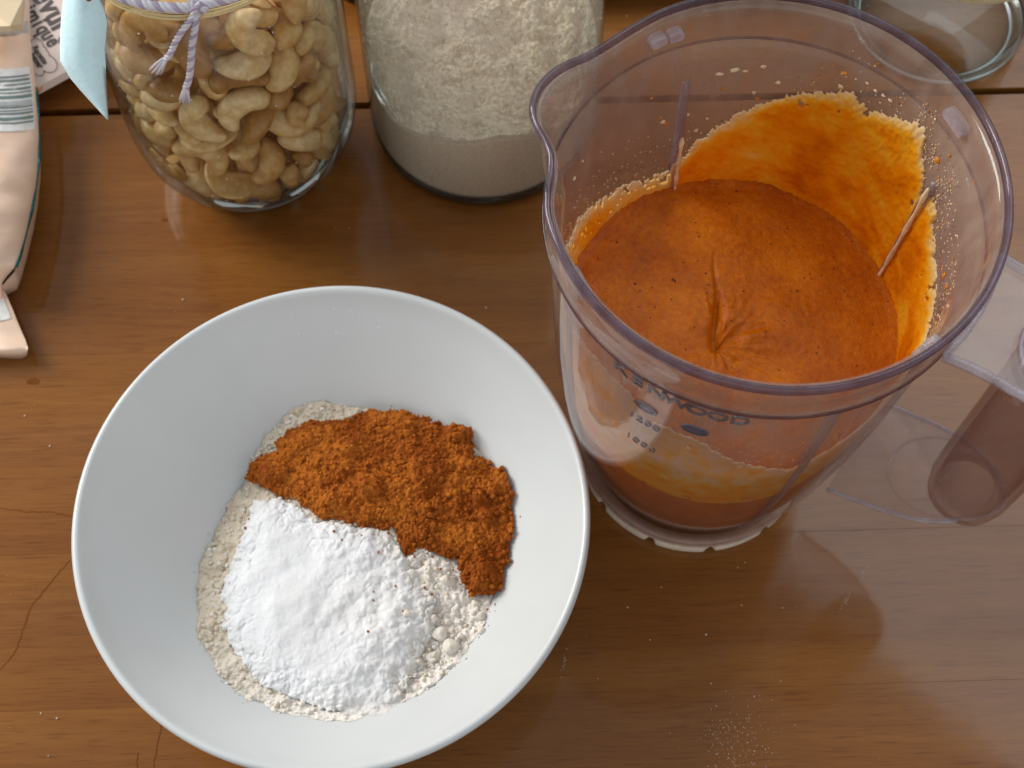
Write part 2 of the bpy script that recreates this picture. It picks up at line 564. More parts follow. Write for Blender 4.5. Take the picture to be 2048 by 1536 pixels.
# small knots
kn = []
for (u, v, s) in [(66, 763, .0018), (330, 440, .0010)]:
    V, F = [], []
    p = Matrix.Rotation(-GY, 3, 'Z') @ un(u, v, 0)
    for k in range(14):
        a = 2 * math.pi * k / 14
        V.append((p.x + 1.8 * s * math.cos(a) * random.uniform(.8, 1.15), p.y + s * math.sin(a) * random.uniform(.8, 1.15), .00012))
    V += [(x, y, -.0003) for x, y, z in V]
    F = [tuple(range(14))] + [(k, k + 14, (k + 1) % 14 + 14, (k + 1) % 14) for k in range(14)] + [tuple(range(14, 28))[::-1]]
    link('knot', mesh('knot', V, F), M_crack, table, smooth=False)

fl = mesh('floor', [(-6, -6, -.75), (6, -6, -.75), (6, 6, -.75), (-6, 6, -.75), (-6, -6, -.8), (6, -6, -.8), (6, 6, -.8), (-6, 6, -.8)],
          [(0, 1, 2, 3), (7, 6, 5, 4), (0, 4, 5, 1), (1, 5, 6, 2), (2, 6, 7, 3), (3, 7, 4, 0)])
tag(link('floor', fl, M_floor, smooth=False), kind='structure')

# ------------------------------------------------------------------ white bowl
BX, BY = -0.0688, 0.1868
bowl = empty('bowl', (BX, BY, 0))
tag(bowl, 'wide white glazed bowl holding flour, white powder and cinnamon, beside the blender jug', 'bowl')


def bowl_z(r):
    r = np.asarray(r, float)
    return 0.0062 + 0.0525 * np.clip((r - 0.022) / 0.0755, 0, 2) ** 2.0


inner = [(0.0, .0062), (0.012, .0062), (.022, .0062)] + [(r, float(bowl_z(r))) for r in np.linspace(.027, .0950, 22)]
outer = [(.0966, .0584), (.0975, .0598), (.0984, .0604), (.0994, .0602), (.1002, .0592), (.1003, .0575), (.0995, .0545), (.0965, .0470), (.088, .0335), (.075, .0205), (.060, .0115), (.047, .0078), (.0435, .0052), (.0425, .0018), (.0415, .0005), (.0385, .0004), (.0375, .0020), (.036, .0030), (.0, .0030)]
me = lathe(inner + outer, 192, close=False)
link('bowl_body', me, M_porcelain, bowl)

# powders in the bowl: outlines read at the height where the powder meets the bowl
ZP = .0250
px_flour = [(395, 1130), (385, 1180), (390, 1250), (410, 1300), (440, 1350), (490, 1400), (560, 1430), (640, 1445), (700, 1448), (760, 1430), (820, 1400), (880, 1360), (930, 1310), (970, 1250), (992, 1180), (990, 1100), (1000, 1000), (960, 900), (880, 850), (760, 812), (690, 800), (620, 793), (570, 815), (520, 865), (490, 920), (470, 960), (430, 1020), (405, 1080)]
px_cinn = [(490, 915), (510, 895), (545, 890), (548, 865), (590, 840), (640, 825), (700, 820), (735, 800), (800, 806), (860, 825), (905, 848), (940, 850), (950, 900), (985, 920), (1020, 945), (1027, 985), (1028, 1060), (1020, 1110), (1005, 1165), (985, 1180), (935, 1188), (925, 1155), (910, 1115), (870, 1100), (835, 1090), (805, 1110), (800, 1075), (785, 1050), (755, 1055), (700, 1045), (640, 1030), (590, 995), (560, 985), (530, 975), (505, 955), (485, 940)]
px_soda = [(500, 985), (540, 985), (585, 1000), (630, 1030), (690, 1048), (770, 1050), (785, 1065), (800, 1090), (835, 1130), (868, 1190), (872, 1240), (845, 1300), (820, 1350), (790, 1420), (710, 1440), (640, 1412), (560, 1385), (500, 1350), (460, 1300), (435, 1240), (440, 1160), (460, 1100), (480, 1040)]
to_xy = lambda P, z: [(p.x, p.y) for p in (un(u, v, z) for u, v in P)]
N = 470
gx = np.linspace(BX - .078, BX + .080, N); gy = np.linspace(BY - .080, BY + .082, N)
X, Y = np.meshgrid(gx, gy)
R = np.hypot(X - BX, Y - BY); ZB = bowl_z(R)
Df = sdf(X, Y, to_xy(px_flour, .027)); Dc = sdf(X, Y, to_xy(px_cinn, .033)); Ds = sdf(X, Y, to_xy(px_soda, .034))
rag = lambda sc_, s, a: a * fbm(X * sc_, Y * sc_, s, 4) * 2
mm = 1e-3
Dfr = Df + rag(220, 3, 2.2 * mm)
w1, c1 = worley(X / (2.6 * mm), Y / (2.6 * mm), 4)
w2, c2 = worley(X / (1.3 * mm), Y / (1.3 * mm), 9)
w5, c5 = worley(X / (5.5 * mm), Y / (5.5 * mm), 14)
crack_n = np.abs(fbm(X * 90, Y * 90, 31, 4))
clump = lambda w, a: a * np.clip(1 - w * w * 1.6, 0, 1)
s_ = 1 - np.exp(-np.clip(Dfr, 0, 1) / (11 * mm))
Hc = .0285 + .004 * fbm(X * 45, Y * 45, 5, 3)
cl_f = clump(w1, .7 * mm) * (c1 > .35) + clump(w2, .35 * mm) + clump(w5, 1.3 * mm) * (c5 > .70)
ZF = ZB * (1 - s_) + Hc * s_ + np.clip(Dfr / (1.5 * mm), 0, 1) * (.6 * mm + cl_f + 1.0 * mm * fbm(X * 500, Y * 500, 6, 3) - 1.2 * mm * np.exp(-(crack_n / .018) ** 2))
ZF = np.maximum(ZF, ZB + .0002)


def heap(name, Z, D, mat, mix, zlow):
    used, Q = grid_quads(D > 0)
    V = np.stack([X[used], Y[used], Z[used]], 1)
    top = len(V)
    # closed underneath: a coarse skirt down to what carries it
    me = npmesh(name, V, Q)
    attr(me, 'mix', mix[used])
    o = link(name, me, mat)
    return o


mixf = np.clip((X - BX + .035) / .05 + (BY - Y - .02) / .08 + 1.6 * fbm(X * 60, Y * 60, 8, 4), 0, 1) * .8
flour = heap('flour_heap', ZF, Dfr, M_flour, mixf, ZB)
tag(flour, 'crumbly beige flour spread in the white bowl under the white powder and cinnamon', 'flour', kind=None)

Dsr = Ds + rag(160, 12, 2.6 * mm) + rag(600, 13, 1.2 * mm)
s2 = 1 - np.exp(-np.clip(Dsr, 0, 1) / (7 * mm))
w3, c3 = worley(X / (3.2 * mm) + .3 * vnoise(X * 400, Y * 400, 3), Y / (3.2 * mm), 21)
right = np.clip((X - BX + .012) / .03, 0, 1)
cracks = -.3 * mm * np.exp(-(np.abs(fbm(X * 70, Y * 70, 24, 4)) / .012) ** 2) * (.25 + .75 * right)
ZS = (ZF + .0002) * (1 - s2) + (Hc + .0010) * s2 + s2 * .0034 + .0034 * fbm(X * 110, Y * 110, 22, 4) * (0.4 + right) + right * (clump(w3, .6 * mm) * (c3 > .72)) + (.12 + .55 * right) * mm * fbm(X * 420, Y * 420, 23, 3) + cracks
soda = heap('white_powder_heap', ZS, Dsr, M_soda, np.clip(right * .5 + fbm(X * 80, Y * 80, 41, 4) * 1.2, 0, 1) * .5 + 1.1 * np.clip(1 - Dsr / .009, 0, 1) * right, ZF)
tag(soda, 'smooth bright white powder heap on the flour in the white bowl', 'powder')

Dcr = Dc + rag(200, 32, 2.2 * mm) + clump(w2, .9 * mm) - .5 * mm
s3 = 1 - np.exp(-np.clip(Dcr, 0, 1) / (3.2 * mm))
ZC = np.maximum(ZF * .6 + Hc * .4, ZB + .001) + s3 * .0040 + .0052 * fbm(X * 75, Y * 75, 33, 3) * s3
for (u, v, rr, hh, z0) in [(690, 888, 4, 3.2, .036), (738, 965, 4.6, 4.6, .037), (912, 852, 4.5, 4.0, .036), (545, 930, 5.5, 3.6, .036), (880, 1000, 6, -1.6, .034), (958, 985, 2.6, 3.2, .036), (985, 970, 2.2, 2.8, .036), (970, 1022, 2.8, 3.0, .036), (965, 1140, 5, 2.4, .036), (1005, 960, 3.5, 2.5, .036), (620, 860, 5, 1.5, .036), (800, 840, 6, 1.8, .036), (850, 930, 7, 2, .036)]:
    p = un(u, v, z0); d = np.hypot(X - p.x, Y - p.y) + .9 * mm * fbm(X * 500, Y * 500, 35, 2)
    ZC = ZC + hh * mm / (1 + np.exp((d - rr * mm) / (.45 * mm)))
w4, c4 = worley(X / (1.15 * mm), Y / (1.15 * mm), 44)
w6, c6 = worley(X / (2.1 * mm), Y / (2.1 * mm), 45)
ZC = ZC + clump(w4, .50 * mm) * (.4 + .9 * c4) + clump(w6, .5 * mm) * (c6 > .6) + .5 * mm * fbm(X * 1400, Y * 1400, 46, 2)
cinn = heap('cinnamon_heap', ZC, Dcr, M_cinn, np.clip(.35 + .9 * (c4 - .5) + 2.8 * fbm(X * 90, Y * 90, 48, 4), 0, 1), ZF)
tag(cinn, 'grainy orange-brown cinnamon heap on the flour in the white bowl', 'cinnamon')


def zat(Z, x, y):
    i = int(round((x - gx[0]) / (gx[1] - gx[0]))); j = int(round((y - gy[0]) / (gy[1] - gy[0])))
    return float(Z[min(max(j, 0), N - 1), min(max(i, 0), N - 1)])


def top_at(x, y):
    z = float(bowl_z(math.hypot(x - BX, y - BY)))
    i = int(round((x - gx[0]) / (gx[1] - gx[0]))); j = int(round((y - gy[0]) / (gy[1] - gy[0])))
    if 0 <= i < N and 0 <= j < N:
        if Dfr[j, i] > 0: z = max(z, float(ZF[j, i]))
        if Dsr[j, i] > 0: z = max(z, float(ZS[j, i]))
        if Dcr[j, i] > 0: z = max(z, float(ZC[j, i]))
    return z


def inside(p, D):
    i = int(round((p.x - gx[0]) / (gx[1] - gx[0]))); j = int(round((p.y - gy[0]) / (gy[1] - gy[0])))
    return float(D[j, i]) if 0 <= i < N and 0 <= j < N else -1


# loose grains
rng = random.Random(11)
V, F = [], []
for k in range(2600):
    a, r_ = rng.uniform(0, 6.283), .074 * math.sqrt(rng.random())
    p = Vector((BX + r_ * math.cos(a), BY + r_ * math.sin(a), 0)); d = inside(p, Dcr)
    if d > 0:
        s = rng.choice([.35, .45, .6, .8, .8 + .5 * (p.x > BX + .035)]) * mm; blob(V, F, (p.x, p.y, top_at(p.x, p.y) + s * .3), s, rng=rng)
    elif d > -.004 and rng.random() < .35 * math.exp(d / .0013):
        s = rng.uniform(.25, .5) * mm; blob(V, F, (p.x, p.y, top_at(p.x, p.y) + s * .5), s, rng=rng)
for (u, v) in [(668, 1062), (722, 1068), (683, 1078), (756, 1101), (776, 1061), (790, 1168), (746, 1181), (746, 1198), (805, 1220), (736, 1264), (848, 1167), (968, 1240), (880, 1128), (905, 1128), (896, 1135), (845, 1120), (823, 1170), (862, 1181), (990, 1198), (974, 1206), (447, 1252), (492, 1025), (486, 1045), (545, 870), (560, 872), (620, 838), (556, 883)]:
    p = un(u, v, .034); s = rng.uniform(.35, .7) * mm
    blob(V, F, (p.x, p.y, top_at(p.x, p.y) + s * .3), s, rng=rng)
me = mesh('grain', V, F); attr(me, 'mix', np.repeat([rng.random() for _ in range(len(V) // 12)], 12))
g = link('loose_grains', me, M_cinn, cinn, smooth=False); g['kind'] = 'stuff'
V, F = [], []
for k in range(3200):
    a, r_ = rng.uniform(0, 6.283), .077 * math.sqrt(rng.random())
    p = Vector((BX + r_ * math.cos(a), BY + r_ * math.sin(a), 0)); d = inside(p, Dfr)
    if inside(p, Dsr) > .001 or inside(p, Dcr) > 0: continue
    if d > 0:
        s = rng.choice([.3, .4, .5, .8, 1.1]) * mm * (1.0 if d > .002 else .7)
        blob(V, F, (p.x, p.y, top_at(p.x, p.y) + s * .15), s, rng=rng)
    elif rng.random() < .5 * math.exp(d / .0012):
        s = rng.uniform(.25, .5) * mm; blob(V, F, (p.x, p.y, top_at(p.x, p.y) + s * .4), s, rng=rng)
me = mesh('crumb', V, F); attr(me, 'mix', np.repeat([rng.random() for _ in range(len(V) // 12)], 12))
g = link('loose_crumbs', me, M_flour, flour); g['kind'] = 'stuff'
V, F = [], []
# dusty crumbs on the bowl's side
for (u, v) in [(469, 627), (478, 632), (545, 700), (553, 690), (600, 685), (582, 622), (664, 612), (680, 685), (720, 642), (760, 660), (540, 715), (700, 612)]:
    for k in range(3):
        p = un(u + rng.uniform(-4, 4), v + rng.uniform(-4, 4), .05)
        z = float(bowl_z(math.hypot(p.x - BX, p.y - BY))); p = un(u + rng.uniform(-4, 4), v + rng.uniform(-4, 4), z)
        s = rng.uniform(.12, .34) * mm
        blob(V, F, (p.x, p.y, float(bowl_z(math.hypot(p.x - BX, p.y - BY))) + s * .2), s, rng=rng)
g = link('dust_on_bowl', mesh('dust_on_bowl', V, F), plain('white_dust', (0.95, 0.94, 0.92), 1.0), flour); g['kind'] = 'stuff'
# the few flour lumps one can pick out
for (u, v, r_) in [(878, 1257, 3.1), (900, 1282, 3.3), (893, 1230, 1.5), (950, 1192, 1.7), (890, 1148, 1.9), (960, 1218, 1.9), (963, 1250, 1.7), (813, 1222, 1.6), (920, 1260, 1.4), (865, 1225, 1.6)]:
    V, F = [], []
    p = un(u, v, .036); lz = top_at(p.x, p.y)
    nn = 12
    for i in range(nn + 1):
        for j in range(16):
            th_, ph = math.pi * i / nn, 2 * math.pi * j / 16
            d = Vector((math.sin(th_) * math.cos(ph), math.sin(th_) * math.sin(ph), math.cos(th_)))
            k_ = r_ * mm * (1 + .10 * math.sin(3 * ph + u) * math.sin(th_) + .07 * math.cos(5 * th_ + v)) * (1, 1, .8)[0]
            V.append((d.x * k_, d.y * k_ * .93, d.z * k_ * .8))
    for i in range(nn):
        for j in range(16): F.append((i * 16 + j, (i + 1) * 16 + j, (i + 1) * 16 + (j + 1) % 16, i * 16 + (j + 1) % 16))
    me = mesh('lump', V, F); attr(me, 'mix', [.55] * len(V))
    link('flour_lump', me, M_flour, flour, loc=(p.x, p.y, lz + r_ * mm * .35))

# ------------------------------------------------------------------ blender jug
JX, JY = 0.0796, 0.2426
JC = Vector((JX, JY, 0))
jug = empty('blender_jug', (JX, JY, 0))
tag(jug, 'tall clear violet plastic blender jug with spout and handle, half full of orange soup', 'blender jug')
OUT = [(.0, .0092), (.0490, .0092), (.0508, .0098), (.0510, .0165), (.0514, .0215), (.0532, .030), (.0555, .042), (.0577, .055), (.0603, .074), (.0624, .092), (.0652, .125), (.0668, .155), (.0677, .178), (.0680, .1885), (.0686, .1915), (.0707, .1925), (.0709, .1945), (.0703, .1965), (.0706, .203), (.0711, .210), (.0719, .2118), (.0722, .2135), (.0717, .2149)]
INN = [(.0708, .2153), (.0697, .2149), (.0690, .2135), (.0686, .208), (.0683, .199), (.0680, .1955), (.0656, .190), (.0653, .178), (.0644, .155), (.0628, .125), (.0600, .092), (.0579, .074), (.0552, .055), (.0528, .042), (.0500, .029), (.0470, .0205), (.040, .0185), (.0, .0180)]
AZS = math.radians(155.5)


SP_A = [118, 126, 134, 139, 143, 146.8, 150.4, 156, 161.4, 165.8, 168.5, 171.5, 175, 180, 185, 191]
SP_R = [0, -.0004, -.0001, .0007, .0022, .0050, .0071, .0088, .0080, .0052, .0022, -.0006, -.0022, -.0022, -.0010, 0]
SP_T = np.interp(np.arange(0, 360, 1.0), SP_A, SP_R, 0, 0)
for _ in range(3): SP_T = (np.roll(SP_T, 1) + 2 * SP_T + np.roll(SP_T, -1)) / 4


def spout_off(z, az):
    k = max(0.0, min(1.0, (z - .178) / .035)) ** .9
    d = math.degrees(az) % 360
    i = int(d); f = d - i
    return float(SP_T[i] * (1 - f) + SP_T[(i + 1) % 360] * f) * k


zi = [p[1] for p in INN][::-1]; ri = [p[0] for p in INN][::-1]


def rin(z): return float(np.interp(z, zi, ri))


me = lathe(OUT[:-3] + [(.0702, .2128)] + INN[2:], 216, rfun=lambda r, z, a: r + (spout_off(z, a) if r > .06 else 0), close=False)
link('jug_body', me, M_jug, jug)
# the thick turned-out rim band, darker because one looks along it
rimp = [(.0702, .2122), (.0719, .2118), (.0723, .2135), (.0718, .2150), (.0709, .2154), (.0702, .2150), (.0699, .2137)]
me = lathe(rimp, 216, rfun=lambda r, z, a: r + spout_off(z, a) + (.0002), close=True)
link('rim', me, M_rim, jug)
me = lathe([(.0703, .1922), (.0708, .1921), (.0712, .1926), (.0710, .1932), (.0703, .1934)], 216, close=True)
link('ledge', me, M_ledge, jug)
# the base collar, cream, with grip notches
na = 360; V, F = [], []
prof_n = [(.0445, .0), (.0492, .0), (.0498, .0012), (.0498, .0075), (.0492, .0088), (.0445, .0088)]
for i in range(na):
    az = 360 * i / na; d = abs((az - (360 - 113.0) + 15) % 30 - 15)
    k = 1 / (1 + math.exp((d - 1.9) / .35))
    for r_, z in prof_n:
        rr, zz = r_, z
        if z < .002: zz = z + .0034 * k
        if r_ > .0491: rr = r_ - .0016 * k * (1 if z < .005 else 0)
        a = math.radians(az); V.append((rr * math.cos(a), rr * math.sin(a), zz))
n = len(prof_n)
for i in range(na):
    j = (i + 1) % na
    for k in range(n): F.append((i * n + k, j * n + k, j * n + (k + 1) % n, i * n + (k + 1) % n))
link('base_collar', mesh('base_collar', V, F), M_cap, jug)
# ribs inside
for az in (20.5, 108.8, -70.5, -160):
    a = math.radians(az); er = Vector((math.cos(a), math.sin(a), 0)); et = Vector((-math.sin(a), math.cos(a), 0))
    V, F = [], []
    zz = np.linspace(.022, .179, 24)
    for z in zz:
        top = min(1, (.1795 - z) / .012) ** .5
        R_ = rin(z)
        for q, s in ((R_ + .0006, -.0016), (R_ - .0026 * top, -.0007), (R_ - .0026 * top, .0007), (R_ + .0006, .0016)):
            p = er * q + et * s; V.append((p.x, p.y, z))
    for i in range(len(zz) - 1):
        for k in range(4): F.append((i * 4 + k, i * 4 + (k + 1) % 4, (i + 1) * 4 + (k + 1) % 4, (i + 1) * 4 + k))
    F += [(3, 2, 1, 0), tuple(len(V) - 4 + k for k in range(4))]
    link('rib', mesh('rib', V, F), M_ribs, jug)
# moulded lock marks near the lip
for az, wd in ((117, 5.2), (25.5, 4.6), (-50, 4.4), (-152, 4.4)):
    for s0, s1, zb in (((-wd, -1.0, .2035), (-.2, wd, .2040)) if az == 117 else ((-wd, wd, .2042),)) if False else ([(-wd, -.6, .2040), (.2, wd, .2046)] if az == 117 else [(-wd, wd, .2042)]):
        V, F = [], []; m_ = 22
        for k in range(m_):
            th_ = 2 * math.pi * k / m_
            ca, sa = math.cos(th_), math.sin(th_)
            q = math.radians(az + (s0 + s1) / 2 + (s1 - s0) / 2 * (abs(ca) ** .6) * (1 if ca > 0 else -1))
            z = zb + .0021 * (abs(sa) ** .7) * (1 if sa > 0 else -1)
            for r_ in (.0664, .0700): V.append((r_ * math.cos(q), r_ * math.sin(q), z))
        for k in range(m_): F.append((2 * k, 2 * k + 1, (2 * k + 3) % (2 * m_), (2 * k + 2) % (2 * m_)))
        F += [tuple(range(0, 2 * m_, 2)), tuple(range(1, 2 * m_, 2))[::-1]]
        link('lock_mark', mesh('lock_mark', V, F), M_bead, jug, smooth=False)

# handle: upper tongue, lower tongue, hollow grip
HA = math.radians(-31.0)
handle = empty('handle', (0, 0, 0), HA); handle.parent = jug
GR, GC = .0152, .1035


def tongue(name, ol, z0, th, slope, s0, br):
    o_ = [(s, w_) for s, w_ in ol] + [(s, -w_) for s, w_ in ol[::-1][1:]]
    o_ = [(p.x, p.y) for p in dens([Vector((s, w_, 0)) for s, w_ in o_], .0035)]
    n = len(o_); V, F = [], []; b = .0006
    zf = lambda s: z0 + slope * (s - s0)
    for dz, ins in ((b, 0), (0, b), (th, b), (th - b, 0)):
        for s, w_ in o_:
            k = 1 - ins / max(.01, abs(w_) + .001)
            V.append((s, w_ * k, zf(s) + dz))
    F.append(tuple(range(n, 2 * n))[::-1]); F.append(tuple(range(2 * n, 3 * n)))
    for i in range(n):
        j = (i + 1) % n
        F.append((n + i, i, j, n + j)[::-1]); F.append((i, j, 3 * n + j, 3 * n + i)); F.append((2 * n + i, 3 * n + i, 3 * n + j, 2 * n + j)[::-1])
    me = mesh(name, V, F)
    import bmesh
    bm = bmesh.new(); bm.from_mesh(me); bmesh.ops.recalc_face_normals(bm, faces=bm.faces); bm.to_mesh(me); bm.free()
    link(name, me, M_plate, handle, smooth=False)
    P = [Vector((s, w_, zf(s) + th / 2)) for s, w_ in o_]
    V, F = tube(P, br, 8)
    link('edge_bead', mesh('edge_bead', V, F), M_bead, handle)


SL = .30
tongue('lower_plate', [(.0600, .0218), (.070, .0213), (.079, .0210), (.087, .0203), (.095, .0186), (.103, .0150), (.111, .0092), (.1155, .0042), (.1172, 0)], .0770, .0028, SL, .060, .0010)
tongue('upper_plate', [(.0695, .0205), (.078, .0196), (.087, .0196), (.096, .0200), (.106, .0188), (.1135, .0145), (.119, .0085), (.1215, 0)], .2000, .0030, 0.0, .07, .00165)
zl = .0770 + SL * (GC - .060) + .004
me = lathe([(GR - .0012, zl - .004), (GR, zl + .004), (GR + .0004, .12), (GR + .0004, .18), (GR + .0008, .1998), (GR - .0022, .1998), (GR - .0022, .18), (GR - .0022, .12), (GR - .0026, zl + .004), (GR - .0034, zl - .004)], 64)
link('grip', me, M_grip, handle, loc=(GC, 0, 0))
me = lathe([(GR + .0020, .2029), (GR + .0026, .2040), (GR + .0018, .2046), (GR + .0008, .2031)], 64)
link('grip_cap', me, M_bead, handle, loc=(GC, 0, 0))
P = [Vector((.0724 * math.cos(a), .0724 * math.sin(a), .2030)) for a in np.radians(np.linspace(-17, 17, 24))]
V, F = tube(P, [.0004] + [.0012] * 22 + [.0004], 8); link('root_highlight', mesh('root_highlight', V, F), M_bead, handle)  # whitish strip on the rim-handle junction, a highlight put into shape and colour
V, F = [], []
for k in range(28):   # the round scoop where the grip meets the lower plate
    a = 2 * math.pi * k / 28
    for r_, dz in ((.0190, .0027), (.0192, .0033), (.0186, .0033), (.0184, .0027)):
        x = GC - .010 + r_ * math.cos(a); V.append((x, r_ * .88 * math.sin(a), .0770 + SL * (x - .060) + dz))
for k in range(28):
    for q in range(4): F.append((k * 4 + q, k * 4 + (q + 1) % 4, ((k + 1) % 28) * 4 + (q + 1) % 4, ((k + 1) % 28) * 4 + q))
link('grip_seat', mesh('grip_seat', V, F), M_plate, handle)


# lettering moulded on the outside
def rout(z): return float(np.interp(z, [p[1] for p in OUT[1:]], [p[0] for p in OUT[1:]]))


def font_mesh(txt, size, extrude, offset=0.0, sx=1.0):
    cu = bpy.data.curves.new('t', 'FONT'); cu.body = txt; cu.size = size; cu.extrude = extrude; cu.offset = offset
    cu.align_x = 'CENTER'; cu.align_y = 'CENTER'; cu.resolution_u = 4
    o_ = bpy.data.objects.new('t', cu); C.objects.link(o_)
    bpy.context.view_layer.update()
    me_ = bpy.data.meshes.new_from_object(o_.evaluated_get(bpy.context.evaluated_depsgraph_get()))
    bpy.data.objects.remove(o_)
    for v in me_.vertices: v.co.x *= sx
    return me_


def wrap(name, txt, az, z, size, mat, sx=1.0, off=0.0, spacing=None):
    me_ = font_mesh(txt, size, .0003, off, sx)
    for v in me_.vertices:
        zz = z + v.co.y; R_ = rout(zz)
        a = math.radians(az) + v.co.x / R_
        rr = R_ + .0002 + v.co.z
        v.co = (rr * math.cos(a), rr * math.sin(a), zz)
    me_.update()
    return link(name, me_, mat, jug, smooth=False)


M_letter = plastic('moulded_letters', (0.42, 0.40, 0.46), (0.20, 0.18, 0.24), 1.0, 0.15, 0.18)
letters = 'KENWOOD'
for k, ch in enumerate(letters):
    wrap('letter', ch, -132.5 + 34.5 * k / 6, .1820, .0082, M_letter, 1.05, .00012)
wrap('measure_mark', '1200', -122.8, .1545, .0054, M_letter, 1.15, -.00006)
wrap('measure_mark', '1000', -122.8, .1345, .0054, M_letter, 1.15, -.00006)
for az, filled in ((-123.0, 0), (-108.4, 1)):
    for part_, (ra, rb, dz) in (('badge', (.0046, .0030, .0003)),) if filled else (('badge', (.0044, .0029, .0003)),):
        V, F = [], []; m_ = 28
        for ring_, q_ in ((0, 1.0), (1, .72 if not filled else .80)):
            for k in range(m_):
                th_ = 2 * math.pi * k / m_
                z = .1668 + rb * q_ * math.sin(th_); a = math.radians(az) + ra * q_ * math.cos(th_) / .0672
                for e_ in (.0001, .0006): V.append(((rout(z) + e_) * math.cos(a), (rout(z) + e_) * math.sin(a), z))
        for k in range(m_):
            j = (k + 1) % m_; a0, b0 = 2 * k, 2 * j; a1, b1 = 2 * m_ + 2 * k, 2 * m_ + 2 * j
            F += [(a0 + 1, b0 + 1, b1 + 1, a1 + 1), (a0, b0, b0 + 1, a0 + 1), (a1, a1 + 1, b1 + 1, b1), (a0, a1, b1, b0)]
        link('badge', mesh('badge', V, F), M_print if filled else M_letter, jug, smooth=False)
        V, F = [], []
        q_ = .68 if filled else .5
        for k in range(m_):
            th_ = 2 * math.pi * k / m_
            z = .1668 + rb * q_ * math.sin(th_); a = math.radians(az) + ra * q_ * math.cos(th_) / .0672
            for e_ in (.0001, .0005): V.append(((rout(z) + e_) * math.cos(a), (rout(z) + e_) * math.sin(a), z))
        F = [tuple(range(1, 2 * m_, 2)), tuple(range(0, 2 * m_, 2))[::-1]] + [(2 * k, (2 * k + 2) % (2 * m_), (2 * k + 3) % (2 * m_), 2 * k + 1) for k in range(m_)]
        link('badge', mesh('badge', V, F), M_print if filled else M_letter, jug, smooth=False)

# ------------------------------------------------------------------ soup
SZ = .1193
soup = empty('orange_soup', (JX, JY, 0))
tag(soup, 'thick speckled orange soup inside the clear blender jug, smeared up its walls', 'soup')
A_ = un(1434, 690, SZ) - JC; B_ = un(1431, 505, SZ) - JC
nr, naz = 190, 420
rr_ = np.linspace(0.0, 1.0, nr) ** .9; aa = np.linspace(0, 2 * np.pi, naz, endpoint=False)
RR, AA = np.meshgrid(rr_, aa, indexing='ij')
Rm = rin(SZ) - .0008
PX, PY = RR * Rm * np.cos(AA), RR * Rm * np.sin(AA)
ex, ey = B_.x - A_.x, B_.y - A_.y; L2 = ex * ex + ey * ey
tt = ((PX - A_.x) * ex + (PY - A_.y) * ey) / L2; tc = np.clip(tt, 0, 1)
wob = .0007 * np.sin(tc * 9)
dl = np.hypot(PX - A_.x - tc * ex + wob, PY - A_.y - tc * ey)
side = np.sign((PX - A_.x) * ey - (PY - A_.y) * ex)
ra = np.hypot(PX - A_.x, PY - A_.y); an = np.arctan2(PY - A_.y, PX - A_.x)
Zs = SZ + .0016 * fbm(PX * 55, PY * 55, 61, 4) + .0004 * fbm(PX * 500, PY * 500, 62, 3)
wd_ = .0007 + .0014 * (1 - tc) ** 1.5
Zs += -(.0030 * (1 - tc) ** 1.1 + .0003) * np.exp(-(dl / wd_) ** 2) - .0020 * np.exp(-(ra / .009) ** 2)
fold = fbm(an * 3.2 + 9, ra * 70, 63, 3) * 2.2
Zs += .0019 * fold * np.exp(-((ra - .012) / .014) ** 2) * (.35 + .65 * (np.cos(an + .1) > -.3))
Zs += .0010 * np.abs(fbm(PX * 160, PY * 160, 64, 3)) * np.exp(-(np.hypot(PX - A_.x - .008, PY - A_.y - .008) / .014) ** 2)
Zs += .0006 * np.clip(RR - .94, 0, 1) / .06
V = np.stack([PX.ravel(), PY.ravel(), Zs.ravel()], 1)
# side and bottom
rows = [.116, .105, .092, .08, .065, .05, .038, .028, .0215]
extra = []
for z in rows:
    R_ = rin(z) - .0008
    extra.append(np.stack([R_ * np.cos(aa), R_ * np.sin(aa), np.full(naz, z)], 1))
extra.append(np.stack([.038 * np.cos(aa), .038 * np.sin(aa), np.full(naz, .0192)], 1))
V = np.concatenate([V] + extra)
nrow = nr + len(rows) + 1
I = np.arange(nrow)[:-1, None] * naz + np.arange(naz)[None]
J_ = np.arange(nrow)[:-1, None] * naz + (np.arange(naz)[None] + 1) % naz
Q = np.stack([I, I + naz, J_ + naz, J_], 2).reshape(-1, 4)
me = npmesh('soup_body', V, Q)
# close the underside
import bmesh
bm = bmesh.new(); bm.from_mesh(me); bm.verts.ensure_lookup_table()
bm.faces.new([bm.verts[(nrow - 1) * naz + k] for k in range(naz)])
bmesh.ops.remove_doubles(bm, verts=bm.verts, dist=1e-7)
bmesh.ops.recalc_face_normals(bm, faces=bm.faces)
bm.to_mesh(me); bm.free()
link('soup_body', me, M_soup, soup)


def soup_z(x, y):
    r_ = math.hypot(x, y) / Rm; a = math.atan2(y, x) % (2 * math.pi)
    i = min(nr - 1, int(round(r_ ** (1 / .9) * (nr - 1)))); j = int(round(a / (2 * math.pi) * naz)) % naz
    return float(Zs[i, j])


